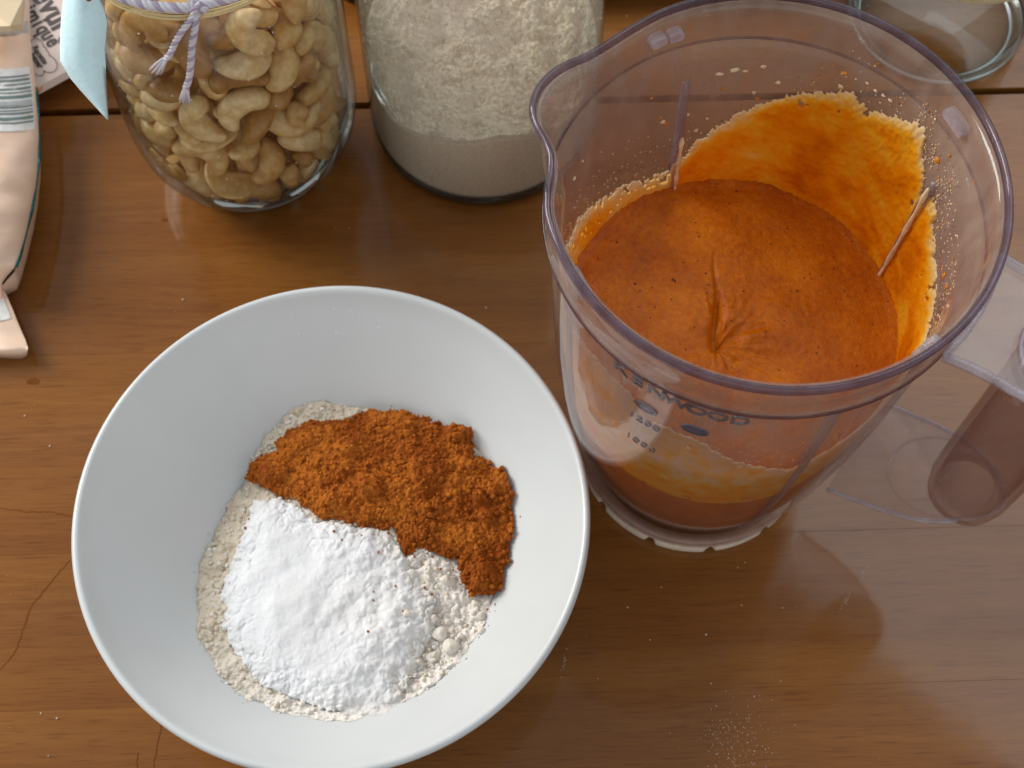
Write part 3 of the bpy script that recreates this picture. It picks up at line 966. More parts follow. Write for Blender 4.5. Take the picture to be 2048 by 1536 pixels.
# the film smeared on the inside of the wall
tab = [(-180, .150), (-157, .159), (-142, .164), (-129, .161), (-123, .149), (-117, .153), (-106, .151), (-97, .142), (-85, .132), (-75, .124), (-60, .132), (-40, .142), (-23, .1555), (-10, .158), (4, .161), (12, .166), (14, .173), (19, .175), (20.2, .168), (20.8, .150), (22, .166), (25, .176), (29, .181), (31, .191), (36, .191), (43, .186), (50, .181), (53, .181), (58, .1845), (66, .178), (72, .174), (82, .167), (92, .156), (101, .144), (107, .1335), (110, .1285), (118, .1290), (133, .1345), (153, .1415), (161, .139), (180, .150)]
az_ = np.arange(-180, 180, .4); zg = np.arange(.0860, .196, .0005)
AZ, ZG = np.meshgrid(az_, zg)
ztop = np.interp(AZ, [a for a, b in tab], [b for a, b in tab])
ztop = ztop + .0042 * fbm(AZ * .45, ZG * 260, 71, 4) + .004 * fbm(AZ * 1.4, ZG * 800, 73, 2)
back = (AZ > -30) | (AZ > 165) | (AZ < -172)
zbot = np.where(back, .1165, np.interp(AZ, [-172, -160, -125, -109, -94, -83, -74, -65, -50, -30], [.112, .088, .088, .0885, .0905, .0925, .0945, .1, .110, .1165]))
D = np.minimum(ztop - ZG, (ZG - zbot + .004) * 2)
hole = fbm(AZ * .25, ZG * 180, 75, 4) > .27
thin = np.clip(fbm(AZ * .09 + 5, ZG * 55, 77, 4) * 1.6 + .5, 0, 1)
keep = (D > 0) & ~(hole & (D < .012))
keep &= ~((AZ > 110) & (AZ < 165) & (ZG > .1185 + .004) & (fbm(AZ * .6, ZG * 300, 79, 3) > .16))
Rw = np.interp(ZG, zi, ri) - .00012
th_f = .0002 + (.0003 + .0009 * thin + .0010 * (fbm(AZ * .8, ZG * 450, 85, 4) + .25)) * np.clip(D / .004, 0, 1)
used, Q = grid_quads(keep)
ar = np.radians(AZ)
Vo = np.stack([(Rw * np.cos(ar))[used], (Rw * np.sin(ar))[used], ZG[used]], 1)
Ri2 = Rw - th_f
Vi = np.stack([(Ri2 * np.cos(ar))[used], (Ri2 * np.sin(ar))[used], ZG[used]], 1)
nv = len(Vo)
# boundary walls
ed = np.concatenate([Q[:, [0, 1]], Q[:, [1, 2]], Q[:, [2, 3]], Q[:, [3, 0]]])
key = np.sort(ed, 1); k_ = key[:, 0].astype(np.int64) * nv + key[:, 1]
uq, inv, cnt = np.unique(k_, return_inverse=True, return_counts=True)
be = ed[cnt[inv] == 1]
W = np.stack([be[:, 1], be[:, 0], be[:, 0] + nv, be[:, 1] + nv], 1)
me = npmesh('film', np.concatenate([Vo, Vi]), np.concatenate([Q, Q[:, ::-1] + nv, W]))
edge = np.clip(D / .0095, 0, 1) ** .9 * (.42 + .95 * thin)
edge = np.where((AZ > 110) & (AZ < 170), edge * .5, edge)
edge = np.where(AZ < -30, np.clip(D / .004, 0, 1) * np.clip(.15 + .58 * np.clip((.122 - ZG) / .028, 0, 1) + .40 * (thin - .5) + .75 * fbm(AZ * .3, ZG * 200, 83, 4), 0, .8), edge)
attr(me, 'edge', np.tile(np.clip(edge, 0, 1.2)[used], 2))
link('wall_film', me, M_film, soup)
# coating on the two far ribs
for az, z0, z1 in ((108.8, .112, .150), (20.5, .110, .177)):
    a = math.radians(az); er = Vector((math.cos(a), math.sin(a), 0))
    P = []
    for z in np.linspace(z0, z1, 14): P.append(er * (rin(z) - .0024) + Vector((-math.sin(a), math.cos(a), 0)) * -.0006 + Vector((0, 0, z)))
    V, F = tube(P, [.0008 + .0003 * math.sin(i * 1.7) for i in range(13)] + [.0005], 8)
    link('rib_coating', mesh('rib_coating', V, F), M_splat, soup)


def wall_splat(V, F, az, z, s, rng_, stretch=1.0):
    R_ = rin(z) - .0002
    b = len(V); a = math.radians(az); er = Vector((math.cos(a), math.sin(a), 0)); et = Vector((-math.sin(a), math.cos(a), 0)); ez = Vector((0, 0, 1))
    m_ = 7; ph0 = rng_.uniform(0, 6.28)
    for lev, (q, h) in enumerate(((1, 0), (.7, .35), (0, .5))):
        cnt_ = m_ if lev < 2 else 1
        for k in range(cnt_):
            th_ = ph0 + 2 * math.pi * k / m_; rr = s * q * rng_.uniform(.50, 1.30)
            x, y = rr * math.cos(th_), rr * math.sin(th_) * stretch
            V.append(er * (R_ - h * s - (x * x) / (2 * R_)) + et * x + ez * (z + y))
    for k in range(m_):
        j = (k + 1) % m_
        F.append((b + k, b + j, b + m_ + j, b + m_ + k)); F.append((b + m_ + k, b + m_ + j, b + 2 * m_))


def px_wall(u, v):
    """azimuth and height on the far inner wall of the jug for a pixel"""
    a, b = un(u, v, .215), un(u, v, .02)
    for k in range(1500):
        p = a.lerp(b, k / 1500); d = math.hypot(p.x - JX, p.y - JY) - rin(p.z)
        if k == 0: pd = d; continue
        if pd < 0 <= d: return math.degrees(math.atan2(p.y - JY, p.x - JX)), p.z
        pd = d
    return None


rng = random.Random(5)
for (u, v, s, st, mt) in [(1440, 146, 1.9, .45, M_splat), (1468, 138, 2.4, .5, M_splat), (1491, 141, 1.2, .6, M_splat), (1527, 132, 1.3, 1.2, M_splat), (1556, 164, 1.35, 1, M_splat), (1682, 171, 1.3, 1, M_splat), (1508, 184, 1.1, 1, M_splat), (1514, 196, .9, 1.2, M_splat2), (1444, 176, .9, 1.3, M_splat2), (1325, 243, 1.2, 1, M_splat), (1320, 235, 1.1, 1.1, M_splat2), (1331, 246, 1.3, .9, M_splat2), (1302, 195, .9, 1, M_splat2), (1376, 228, .9, 1.6, M_splat), (1414, 236, .9, 1.2, M_splat), (1392, 260, .9, 1.4, M_splat), (1159, 380, 1.1, .9, M_splat2), (1147, 357, 1.2, .8, M_splat), (1164, 322, .9, 1, M_splat), (1875, 320, 1.4, 1.5, M_splat2), (1889, 552, 1.4, 1.4, M_splat2), (1895, 575, 1.3, 1.2, M_splat2), (1690, 145, 1.6, .8, M_splat2), (1735, 165, 1.0, .8, M_splat), (1752, 180, 1.1, .8, M_splat), (1768, 190, 1.1, .8, M_splat), (1782, 200, 1.3, .8, M_splat), (1900, 310, .9, 1.3, M_splat2)]:
    w_ = px_wall(u, v)
    if not w_: continue
    V, F = [], []; wall_splat(V, F, w_[0], min(w_[1], .212), s * .85 * mm, rng, st)
    link('splash', mesh('splash', V, F), mt, soup)
for nm, mt, cnt_, smin, smax in (('small_splashes', M_splat, 620, .15, .42), ('dark_specks', M_speck, 260, .12, .26), ('orange_droplets', M_splat2, 160, .15, .5)):
    V, F = [], []
    for k in range(cnt_):
        az = rng.choice([rng.uniform(100, 175), rng.uniform(-25, 75), rng.uniform(8, 38), rng.uniform(-130, -60), rng.uniform(-25, 20)])
        zt = float(np.interp((az + 180) % 360 - 180, [a for a, b in tab], [b for a, b in tab]))
        z = zt + abs(rng.gauss(0, .011)) + .0005
        if nm == 'small_splashes' and -25 < az < 30: z = rng.uniform(zt, min(zt + .022, .192))
        if z > .200: continue
        wall_splat(V, F, az, z, rng.uniform(smin, smax) * mm, rng, rng.uniform(.8, 1.6))
    g = link(nm, mesh(nm, V, F), mt, soup); g['kind'] = 'stuff'
V, F = [], []
for k in range(260):
    a, r_ = rng.uniform(0, 6.283), (Rm - .002) * math.sqrt(rng.random()); x, y = r_ * math.cos(a), r_ * math.sin(a)
    s = rng.choice([.12, .16, .2, .32]) * mm
    blob(V, F, (x, y, soup_z(x, y) + s * .2), s, rng=rng)
for (u, v) in [(1234, 484), (1270, 567), (1345, 560), (1350, 563), (1487, 583), (1594, 581), (1472, 382), (1696, 444)]:
    p = un(u, v, SZ) - JC; s = .45 * mm
    blob(V, F, (p.x, p.y, soup_z(p.x, p.y) + s * .1), s, rng=rng)
for k in range(140):
    az = rng.uniform(20, 105); z = rng.uniform(.122, .165); wall_splat(V, F, az, z, rng.uniform(.15, .3) * mm, rng)
me = mesh('pepper_specks', [Vector(v) for v in V], F)
g = link('pepper_specks', me, M_speck, soup); g['kind'] = 'stuff'

# ------------------------------------------------------------------ cashew jar
AX, AY = -0.1268, 0.3927
jar = empty('cashew_jar', (AX, AY, 0))
tag(jar, 'round clear glass jar full of cashew nuts with twine round its neck', 'glass jar')
oz = [0, .01, .02, .035, .055, .08, .11, .15]; orr = [.0341, .0406, .047, .0523, .0530, .0525, .0525, .0518]
outp = [(0, .0018), (.026, .0014), (.030, .0), (.0341, .0002), (.0372, .0035), (.0406, .0100), (.0447, .0165), (.0480, .0225), (.0510, .031), (.0526, .042), (.0530, .055), (.0527, .08), (.0526, .11), (.0522, .14), (.0512, .153), (.0496, .1600), (.0487, .166), (.0487, .172), (.0497, .178), (.0500, .186), (.0500, .197), (.0490, .1985)]
inp = [(.0475, .197), (.0472, .186), (.0468, .178), (.0460, .171), (.0461, .165), (.0472, .157), (.0488, .150), (.0495, .14), (.0499, .11), (.0500, .08), (.0500, .055), (.0494, .042), (.0478, .0325), (.0450, .0245), (.0415, .0185), (.0375, .0125), (.0335, .0080), (.027, .0060), (.0, .0056)]
me = lathe(outp + inp, 144, close=False)
link('jar_glass', me, M_glass, jar)
link('glass_heel', lathe([(.0265, .0022), (.0300, .0008), (.0335, .0008), (.0362, .0036), (.0385, .0070), (.0370, .0098), (.0340, .0072), (.0300, .0050), (.0265, .0045)], 144), M_thick, jar)
NUT_DATA = [('s',-0.0255,0.0099,0.0108,0,-0.94,0.33,-0.09),('w',-0.0152,-0.0156,0.0179,0.25,-0.34,-0.47,-0.77),('s',-0.0056,-0.0241,0.014,0.48,0.45,0.71,-0.25),('h',-0.004,-0.0269,0.022,0.42,0.03,0.41,-0.81),('w',0.0263,0.0066,0.0115,0.18,0.13,-0.97,0.05),('h',-0.0261,-0.006,0.0167,0.65,0.34,0.67,-0.1),('w',-0.0238,-0.0256,0.0183,0.47,0.15,-0.8,0.34),('s',0.0115,-0.0236,0.0109,0.08,0.06,-0.04,0.99),('w',0.0321,-0.0012,0.0217,0.97,0.07,0.03,0.21),('f',0.0292,0.0127,0.0166,0.54,-0.84,-0.02,0.03),('w',-0.0314,0.0058,0.0195,0.03,0.96,-0.09,0.25),('h',-0.0232,-0.0181,0.0291,0.28,0.46,0.84,-0.1),('w',-0.0132,-0.034,0.0302,0.46,-0.12,0.22,-0.85),('w',0.0229,-0.0126,0.0176,0.49,0.11,0.77,0.4),('s',0.0241,0.0157,0.0217,0.55,-0.26,-0.47,-0.64),('s',-0.0355,0.0052,0.0284,0.12,0.31,-0.89,0.32),('w',-0.0399,-0.0088,0.0299,0.55,0.49,-0.66,-0.17),('w',0.0151,-0.0224,0.0215,0.81,0.28,-0.28,0.43),('h',0.0267,-0.0245,0.0284,0.07,0.87,-0.19,-0.45),('w',0.0272,0.0149,0.0388,0.55,0.39,0.48,-0.56),('h',-0.0288,0.011,0.0308,0.22,0.82,0.48,-0.22),('h',-0.0224,-0.0102,0.0323,0.18,0.13,-0.21,-0.95),('s',0.0063,-0.0352,0.0185,0.53,0.47,-0.31,0.64),('s',0.0162,-0.0341,0.0323,0.46,-0.13,0.86,-0.19),('w',0.033,-0.0031,0.032,0.07,0.64,-0.76,0.1),('w',-0.0302,-0.0053,0.0413,0.64,0.09,0.1,0.75),('h',-0.0295,-0.0343,0.0387,0.37,0.71,0.19,-0.56),('w',-0.0006,-0.0264,0.0338,0.22,-0.93,-0.3,0.01),('f',0.0312,-0.0311,0.0298,0.64,0.29,-0.57,0.42),('f',0.0396,0.0102,0.0211,0.52,-0.37,-0.68,-0.36),('w',-0.0319,0.0124,0.0393,0.62,-0.32,-0.23,-0.68),('w',-0.034,-0.0184,0.0463,0.02,-0.48,0.75,0.45),('h',-0.0031,-0.0381,0.0367,0.01,0.54,-0.84,-0.08),('s',0.016,-0.0184,0.034,0.35,0.26,0.04,0.9),('h',0.0369,0.0008,0.0391,0.24,0.83,0.49,-0.13),('h',-0.0347,0.0073,0.05,0.21,-0.68,-0.69,-0.12),('h',-0.0129,-0.0327,0.0429,0.08,-0.1,-0,0.99),('w',0.0054,-0.0274,0.044,0.12,0.38,-0.9,-0.19),('h',0.03,-0.0177,0.034,0.41,0.66,-0.62,-0.11),('w',0.0377,0.0027,0.0468,0.14,0.87,0.48,-0.01),('w',-0.0399,0.0012,0.0567,0.27,-0.07,-0.93,-0.22),('s',-0.0289,-0.0273,0.0493,0.69,-0.23,0.18,-0.67),('f',0.009,-0.0215,0.0498,0.3,0.5,-0.52,0.62),('f',0.0262,-0.0344,0.0351,0.58,-0.14,-0.53,-0.61),('w',0.0296,-0.0095,0.0447,0.39,-0.68,-0.44,-0.44),('h',-0.0266,0.0007,0.0522,0.95,0.18,0.26,-0.09),('w',-0.0129,-0.0333,0.0515,0.33,0,-0.14,0.93),('w',0.0173,-0.0202,0.0494,0.21,-0.56,-0.43,0.68),('f',0.0308,-0.028,0.0407,0.42,-0.6,0.37,-0.58),('h',0.0265,0.0078,0.0523,0.07,0.94,0.31,0.12),('h',-0.0214,0.0173,0.0441,0.65,-0.6,-0.3,-0.35),('s',-0.0301,-0.0282,0.0609,0.21,0.35,-0.91,0.04),('w',-0.0102,-0.041,0.0587,0.38,-0.77,-0.47,-0.19),('h',0.0012,-0.0383,0.0495,0.16,-0.92,0.36,-0.02),('w',0.0402,0.0134,0.0613,0.63,0.63,-0.32,-0.3),('w',-0.0202,-0.0168,0.0501,0.44,-0.41,-0.76,0.24),('f',-0.01,-0.0215,0.0475,0.61,-0.43,-0.56,0.35),('s',0.0149,-0.0376,0.0473,0.3,-0.94,0.15,-0.05),('w',0.0307,-0.0257,0.05,0.9,-0.39,-0.03,-0.19),('s',0.0229,0.0157,0.0582,0.27,0.55,-0.67,0.42),('h',-0.0267,0.014,0.0607,0.7,-0.33,-0.13,-0.63),('h',-0.0348,-0.0086,0.0594,0.91,-0.03,0.2,-0.36),('w',0.0049,-0.0358,0.0623,0.11,0.97,0.15,-0.19),('f',0.0152,-0.0306,0.0593,0.08,-0.68,-0.73,0),('f',0.0424,-0.0174,0.0464,0.16,-0.63,-0.46,-0.61),('h',-0.0334,-0.0159,0.0655,0.79,0.01,0.17,0.59),('w',-0.0131,-0.024,0.0635,0.9,-0.31,-0.21,-0.22),('h',0.0088,-0.0217,0.0673,0.78,-0.11,0.06,-0.62),('w',0.0348,-0.0139,0.0587,0.24,-0.78,0.58,-0.02),('w',0.0304,0.0005,0.0618,0.08,-0.6,-0.76,-0.23),('h',-0.0301,-0.0013,0.0642,0.64,0.07,0.23,0.73),('h',-0.0428,0.0064,0.0689,0.14,0.9,0.01,0.42),('s',0.0217,-0.039,0.0643,0.11,0.08,-0.68,-0.72),('s',0.0242,-0.0099,0.0672,0.23,0.28,-0.93,-0.05),('s',0.0372,0.0051,0.0767,0.26,-0.6,0.58,0.48),('s',-0.0222,-0.0123,0.0684,0.17,-0.83,-0.53,0.08),('w',-0.0277,-0.0244,0.0733,0.06,-0.84,0.52,-0.16),('h',-0.0056,-0.0387,0.0705,0.04,-0.79,0.62,0.02),('f',0.022,-0.0247,0.0579,0.14,-0.85,-0.44,-0.26),('w',0.0254,0.0147,0.0755,0.54,-0.65,0.48,0.23),('w',-0.0327,0.0147,0.0878,0.64,0.58,0.34,-0.36),('w',-0.0251,0.009,0.0726,0.24,-0.28,-0.92,-0.1),('f',-0.0248,-0.0374,0.0664,0.06,-0.76,-0.04,-0.65),('w',0.0028,-0.0292,0.0804,0.14,0.91,0.06,-0.38),('w',0.0368,-0.0135,0.0734,0.14,0.98,0.12,0.11),('h',-0.0302,-0.0074,0.0785,0.09,0.65,-0.76,0.05),('w',0.0126,-0.0415,0.0927,0.27,0.33,-0.53,0.73),('w',-0.005,-0.0434,0.0867,0.02,-0.24,-0.68,0.7),('w',0.0295,-0.0262,0.0674,0.75,0.03,0.23,-0.61),('f',0.04,0.0121,0.0801,0.13,0.86,0.45,-0.21),('s',-0.0292,0.0014,0.0824,0.73,0.18,-0.19,0.64),('s',-0.0368,-0.0187,0.0772,0.14,0.13,-0.92,0.35),('f',0.0347,-0.0311,0.0726,0.21,-0.38,-0.44,-0.78),('f',0.0158,-0.0148,0.0688,0.48,-0.12,-0.73,-0.48),('s',0.0224,0.0129,0.088,0.51,0.04,-0.57,0.64),('f',-0.0113,-0.0157,0.069,0.56,-0.41,-0.34,-0.63),('h',-0.0111,-0.0341,0.076,0.15,0.14,-0.01,0.98),('w',0.0154,-0.0362,0.0775,0.09,-0.82,0.3,-0.48),('h',0.0288,-0.0244,0.0797,0.18,0.92,0.3,0.19),('w',0.0401,0.0134,0.0976,0.12,0.14,0.69,0.7),('h',-0.0338,-0.0107,0.0847,0.73,0.02,-0.05,0.69),('h',-0.0209,-0.0307,0.0827,0.06,0.03,-0.05,1),('f',-0.0072,-0.0354,0.0793,0.68,-0.16,-0.64,0.32),('w',0.0276,-0.0069,0.0804,0.15,0.36,-0.86,0.33),('f',0.041,-0.0023,0.0762,0.03,-0.97,0.08,-0.24),('f',-0.0456,-0.001,0.0781,0.52,-0.58,-0.48,-0.39),('w',-0.0354,-0.0182,0.0916,0.28,-0.18,0.04,-0.94),('w',0.0139,-0.0217,0.0881,0.22,0.09,0.96,-0.12),('w',0.0303,-0.0258,0.0899,0.05,0.32,0.94,-0.07),('f',0.0224,0.0064,0.0739,0.06,0.62,-0.1,0.78),('f',-0.0447,0.0099,0.0744,0.59,-0.51,-0.25,-0.58),('w',-0.0187,-0.0307,0.0903,0.9,-0.05,0.04,-0.44),('h',-0.0013,-0.0261,0.0896,0.86,-0.11,-0.27,0.41),('w',0.0173,-0.0206,0.0991,0.08,0.35,0.04,0.93),('w',0.0352,0.0003,0.0881,0.76,-0.04,0.11,0.64),('w',-0.0237,-0.0109,0.0938,0.29,-0.03,-0.95,0.13),('s',-0.0155,-0.0344,0.101,0.92,-0.05,0.22,-0.31),('w',0.0013,-0.0287,0.1009,0.08,-0.18,-0.1,0.97),('s',0.0319,-0.0189,0.1024,0.35,-0.33,0.81,0.33),('h',0.0386,-0.004,0.0955,0.08,-0.98,-0.17,-0.06),('s',-0.026,0.0069,0.0973,0.48,-0.79,0.24,0.29),('f',-0.0249,-0.0283,0.0971,0.66,-0.67,-0.21,-0.26),('h',-0.0086,-0.0369,0.107,0.17,0.34,-0.92,0.06),('w',0.0275,-0.0259,0.1077,0.9,0.33,-0.28,-0),('f',0.0271,-0.0108,0.092,0.42,0.74,-0.33,0.41),('w',-0.0418,0.0057,0.0957,0.14,-0.89,0.16,-0.4),('h',-0.0114,-0.0197,0.1064,0.41,-0.09,-0.29,-0.86),('w',0.0135,-0.0381,0.1091,0.08,0.56,0.81,-0.16),('w',0.0165,-0.0359,0.1186,0.14,0.87,-0.46,0.06),('s',0.0389,0.0035,0.1048,0.59,0.39,-0.65,0.27),('h',-0.0226,0.0172,0.1039,0.62,-0.53,-0.35,-0.45),('s',-0.0057,-0.0378,0.1141,0.97,-0.22,0,-0.09),('w',0.008,-0.0221,0.1146,0.14,-0.84,0.45,0.28),('w',-0.0204,-0.0311,0.1162,0.78,0.05,0.03,-0.63),('w',0.0283,-0.0015,0.1031,0.21,0.38,-0.89,0.1),('f',-0.0216,-0.0068,0.1013,0.39,-0.76,-0.08,-0.52),('h',-0.0302,0.0109,0.1108,0.34,0.28,0.35,-0.82),('h',-0.0318,-0.0214,0.1017,0.15,-0.06,-0.18,0.97),('s',0.0404,-0.0184,0.1084,0.36,0.61,0.19,0.68),('w',0.0245,0.0148,0.1155,0.24,-0.43,0.69,0.54),('h',-0.0365,-0.0061,0.1028,0.45,0.1,-0.13,0.88),('w',-0.0233,-0.0138,0.1134,0.1,-0.97,0.1,-0.22),('w',0.0274,-0.0215,0.1226,0.9,-0.06,0.05,0.42),('w',0.0297,-0.0045,0.1151,0.08,0.59,-0.8,0.03),('s',0.0383,0.0052,0.1172,0.24,-0.76,-0.57,-0.17),('f',-0.0462,-0.0006,0.1066,0.58,-0.6,-0.33,-0.44),('f',-0.028,-0.0361,0.0993,0.24,0.74,-0.11,0.62),('w',0.0082,-0.0269,0.1262,0.52,-0.06,-0.06,-0.85),('f',0.0123,-0.0446,0.1262,0.69,-0.17,-0.67,0.23),('w',0.0327,0.0136,0.1292,0.31,0.68,-0.64,0.17),('f',-0.0429,0.005,0.105,0.54,-0.34,-0.75,0.18),('w',-0.0369,-0.0161,0.1143,0.49,0.45,-0.12,-0.74),('h',-0.0267,0.0084,0.1198,0.05,0.82,-0.48,-0.29),('w',0.021,-0.0196,0.1321,0.1,0.29,-0.94,0.11),('s',0.0275,0.0037,0.1253,0.46,0.15,0.02,-0.88),('s',-0.0356,0.002,0.1156,0.89,0.16,0.39,0.17),('h',-0.0096,-0.0287,0.1231,0.04,0.15,-0,0.99),('w',0.0016,-0.0383,0.132,0.12,0.26,0.85,0.44),('w',0.0425,-0.0054,0.1276,0.11,-0.7,-0.06,0.7),('h',0.0382,0.0009,0.1412,0.98,-0.12,0.06,0.14),('w',-0.0391,-0.0055,0.1246,0.33,-0.43,0.83,-0.15),('h',-0.0244,-0.0084,0.1241,0.75,0.04,-0.37,0.55),('f',-0.035,-0.0306,0.1024,0.73,-0.37,-0.58,-0.05),('f',0.0057,-0.0171,0.1304,0.78,0.14,-0.57,-0.21),('h',0.0308,-0.0036,0.1337,0.03,0.8,0.57,0.19),('h',-0.0408,-0.0206,0.1301,0.58,0.64,-0.3,-0.4),('w',-0.0262,-0.0252,0.1292,0.06,-0.84,0.1,0.53),('h',-0.0101,-0.026,0.131,0,0.31,0.95,0.07),('h',-0.0141,-0.0433,0.1261,0.38,0.1,-0.65,0.65),('w',0.0362,-0.022,0.1397,0.46,-0.47,-0.6,0.45),('w',-0.0258,0.0097,0.1295,0.44,0.52,-0.11,0.73),('w',-0.0371,-0.0119,0.139,0.15,-0.85,-0.25,-0.45),('w',0.0226,-0.0368,0.1371,0.06,0.12,-0.67,-0.73),('h',0.0232,-0.0185,0.1399,0.07,-0.19,-0.19,-0.96),('w',0.0385,0.0028,0.1488,0.95,-0.18,-0.21,-0.15),('w',-0.0251,-0.0058,0.1397,0.83,-0.15,0.45,0.3),('s',-0.0246,-0.0263,0.1397,0.53,-0.44,-0.71,-0.14),('s',-0.0097,-0.0338,0.1393,0.26,0.09,-0.08,-0.96),('w',0.0239,-0.0081,0.1442,0.95,-0.26,0.13,-0.12),('h',0.0269,0.01,0.143,0.17,0.07,0.92,-0.33),('w',-0.04,0.013,0.1308,0.27,-0.41,0.66,-0.57),('w',0.0074,-0.0249,0.1476,0.54,-0.06,0.78,-0.31),('h',-0.0186,-0.0403,0.1412,0.53,0.04,-0.58,0.61),('h',-0.0073,-0.0247,0.1416,0.94,-0.24,0.22,0.08),('f',0.0338,-0.0103,0.1232,0.15,-0.56,-0.36,-0.73)]
#NUTS#


def nut_mesh(kind, seed):
    rg = random.Random(seed)
    R_, ang, r0, flat = {'w': (.0092, 205, .0060, 1), 's': (.0078, 180, .0054, 1), 'h': (.0096, 195, .0060, .5), 'f': (.007, 60, .0058, .9)}[kind]
    ang *= rg.uniform(.92, 1.05); V, F = [], []; n, m_ = 20, 14
    p1, p2 = rg.uniform(0, 6), rg.uniform(0, 6)
    for i in range(n + 1):
        t_ = i / n; a = math.radians(ang) * (t_ - .5)
        c = Vector((R_ * math.cos(a) - R_ * .6, R_ * math.sin(a), .0004 * math.sin(t_ * 5 + p1))); rad = Vector((math.cos(a), math.sin(a), 0))
        e_ = math.sqrt(max(0.012, 1 - (abs(2 * t_ - 1)) ** 3.2)); w_ = r0 * e_ * (1.20 - .46 * t_) * (1 + .07 * math.sin(t_ * 9 + p2))
        for j in range(m_):
            b = 2 * math.pi * j / m_
            k = w_ * (1 + .08 * math.sin(2 * b + p1 + 4 * t_) + .05 * math.sin(3 * b + p2 + 7 * t_) - (.16 if (kind != 'h') else .05) * math.exp(-((b - math.pi) / .35) ** 2))
            z = math.sin(b) * k * flat * .92
            if kind == 'h' and z < 0: z *= .35
            V.append(c + rad * math.cos(b) * k + Vector((0, 0, z)))
    for i in range(n):
        for j in range(m_): F.append((i * m_ + j, i * m_ + (j + 1) % m_, (i + 1) * m_ + (j + 1) % m_, (i + 1) * m_ + j))
    F.append(tuple(range(m_))[::-1]); F.append(tuple(range(n * m_, n * m_ + m_)))
    me_ = mesh('cashew', V, F); me_.materials.append(M_nut)
    me_.polygons.foreach_set('use_smooth', [True] * len(me_.polygons))
    return me_


NM = {k: [nut_mesh(k, 10 * i + ord(k)) for i in range(4)] for k in 'wshf'}
desc = {'w': 'whole curled cashew nut', 's': 'small curved cashew nut', 'h': 'split half cashew nut', 'f': 'short broken cashew piece'}
ordn = ['lowest', 'second', 'third', 'fourth', 'fifth', 'sixth', 'seventh', 'eighth', 'ninth', 'tenth', 'eleventh', 'twelfth', 'thirteenth', 'fourteenth', 'fifteenth', 'sixteenth']
ordl = ['leftmost', 'second', 'third', 'fourth', 'fifth', 'sixth', 'seventh', 'eighth', 'ninth', 'tenth', 'eleventh', 'twelfth']
rng = random.Random(2)
front = sorted([d for d in NUT_DATA if math.hypot(d[1], d[2]) > .030 and d[2] < .006], key=lambda d: d[3])
lab = {}
for r0_ in range(0, len(front), 7):
    row = sorted(front[r0_:r0_ + 7], key=lambda d: d[1])
    for k_, d in enumerate(row):
        lab[tuple(d)] = '%s against the glass, %s row up the jar, %s from its left' % (desc[d[0]], ordn[r0_ // 7] if r0_ // 7 < 16 else 'topmost', ordl[k_] if k_ else 'first')
backV = []
random.seed(12)
for d in NUT_DATA:
    if math.hypot(d[1], d[2]) > .030 and d[3] > .03 and random.random() < .20: continue
    k, x, y, z, qw, qx, qy, qz = d
    o = bpy.data.objects.new('cashew_nut', rng.choice(NM[k])); C.objects.link(o)
    o.location = (AX + x, AY + y, z); o.rotation_mode = 'QUATERNION'; o.rotation_quaternion = Quaternion((qw, qx, qy, qz)).normalized()
    if tuple(d) in lab: tag(o, lab[tuple(d)], 'cashew nut', 'cashew nuts in the glass jar')
    else: tag(o, 'cashew nut buried behind the others in the twine-tied glass jar', 'cashew nut', 'cashew nuts buried inside the glass jar')
    if k in 'ws' and y < .012: backV.append((o.data, x, -y + .004, z, o.rotation_quaternion.copy()))
# the hidden far half of the filling, one mass
V, F = [], []
for i, (m_, x, y, z, q) in enumerate(backV):
    if y < .030 or i % 3: continue
    b = len(V); Mq = q.to_matrix(); sy = Vector((1, -1, 1))
    for v in m_.vertices:
        p = Mq @ v.co; V.append((AX + x + p.x, AY + y - p.y, z + p.z))
    for f in m_.polygons: F.append(tuple(b + j for j in f.vertices)[::-1])
if V:
    bk = link('cashew_filling', mesh('cashew_filling', V, F), M_nut)
    tag(bk, 'mass of cashew nuts filling the far side of the glass jar', 'cashew nuts', kind='stuff')
# salt crystals / crumbs sticking to the nuts inside the jar
M_salt = plain('salt', (0.9, 0.88, 0.82), 0.2)
V, F = [], []
for k in range(90):
    a = math.radians(rng.uniform(195, 345)); z = rng.uniform(.015, .15); R_ = float(np.interp(z, [p[1] for p in inp][::-1], [p[0] for p in inp][::-1])) - .0004
    blob(V, F, (AX + R_ * math.cos(a), AY + R_ * math.sin(a), z), rng.choice([.2, .3, .45]) * mm, rng=rng)
s_o = link('salt_crumbs', mesh('salt_crumbs', V, F), M_salt, smooth=False)
tag(s_o, 'tiny pale crumbs stuck inside the cashew jar', 'crumbs', kind='stuff')

# twine
M_tw = plain('white_lilac_twine', (0.72, 0.68, 0.74), 0.85, 0.5, 3000)
M_tw2 = plain('lilac_strand', (0.46, 0.38, 0.50), 0.85, 0.5, 3000)
M_raf = plain('yellow_raffia', (0.78, 0.62, 0.32), 0.6, 0.5, 2000)


def rope(path, r, turns_per_m=150):
    P = [Vector(p) for p in path]; out = []
    L = [0]
    for a, b in zip(P[:-1], P[1:]): L.append(L[-1] + (b - a).length)
    strands = [[], [], []]
    nrm = (P[1] - P[0]).orthogonal().normalized()
    for i, p in enumerate(P):
        t_ = (P[min(i + 1, len(P) - 1)] - P[max(i - 1, 0)]).normalized(); nrm = (nrm - t_ * nrm.dot(t_)).normalized(); b = t_.cross(nrm)
        for k in range(3):
            a = 2 * math.pi * (L[i] * turns_per_m + k / 3)
            strands[k].append(p + (nrm * math.cos(a) + b * math.sin(a)) * r * .52)
    return strands


tw = empty('twine', (AX, AY, 0))
tag(tw, 'white and lilac twisted twine knotted round the neck of the cashew jar', 'string')


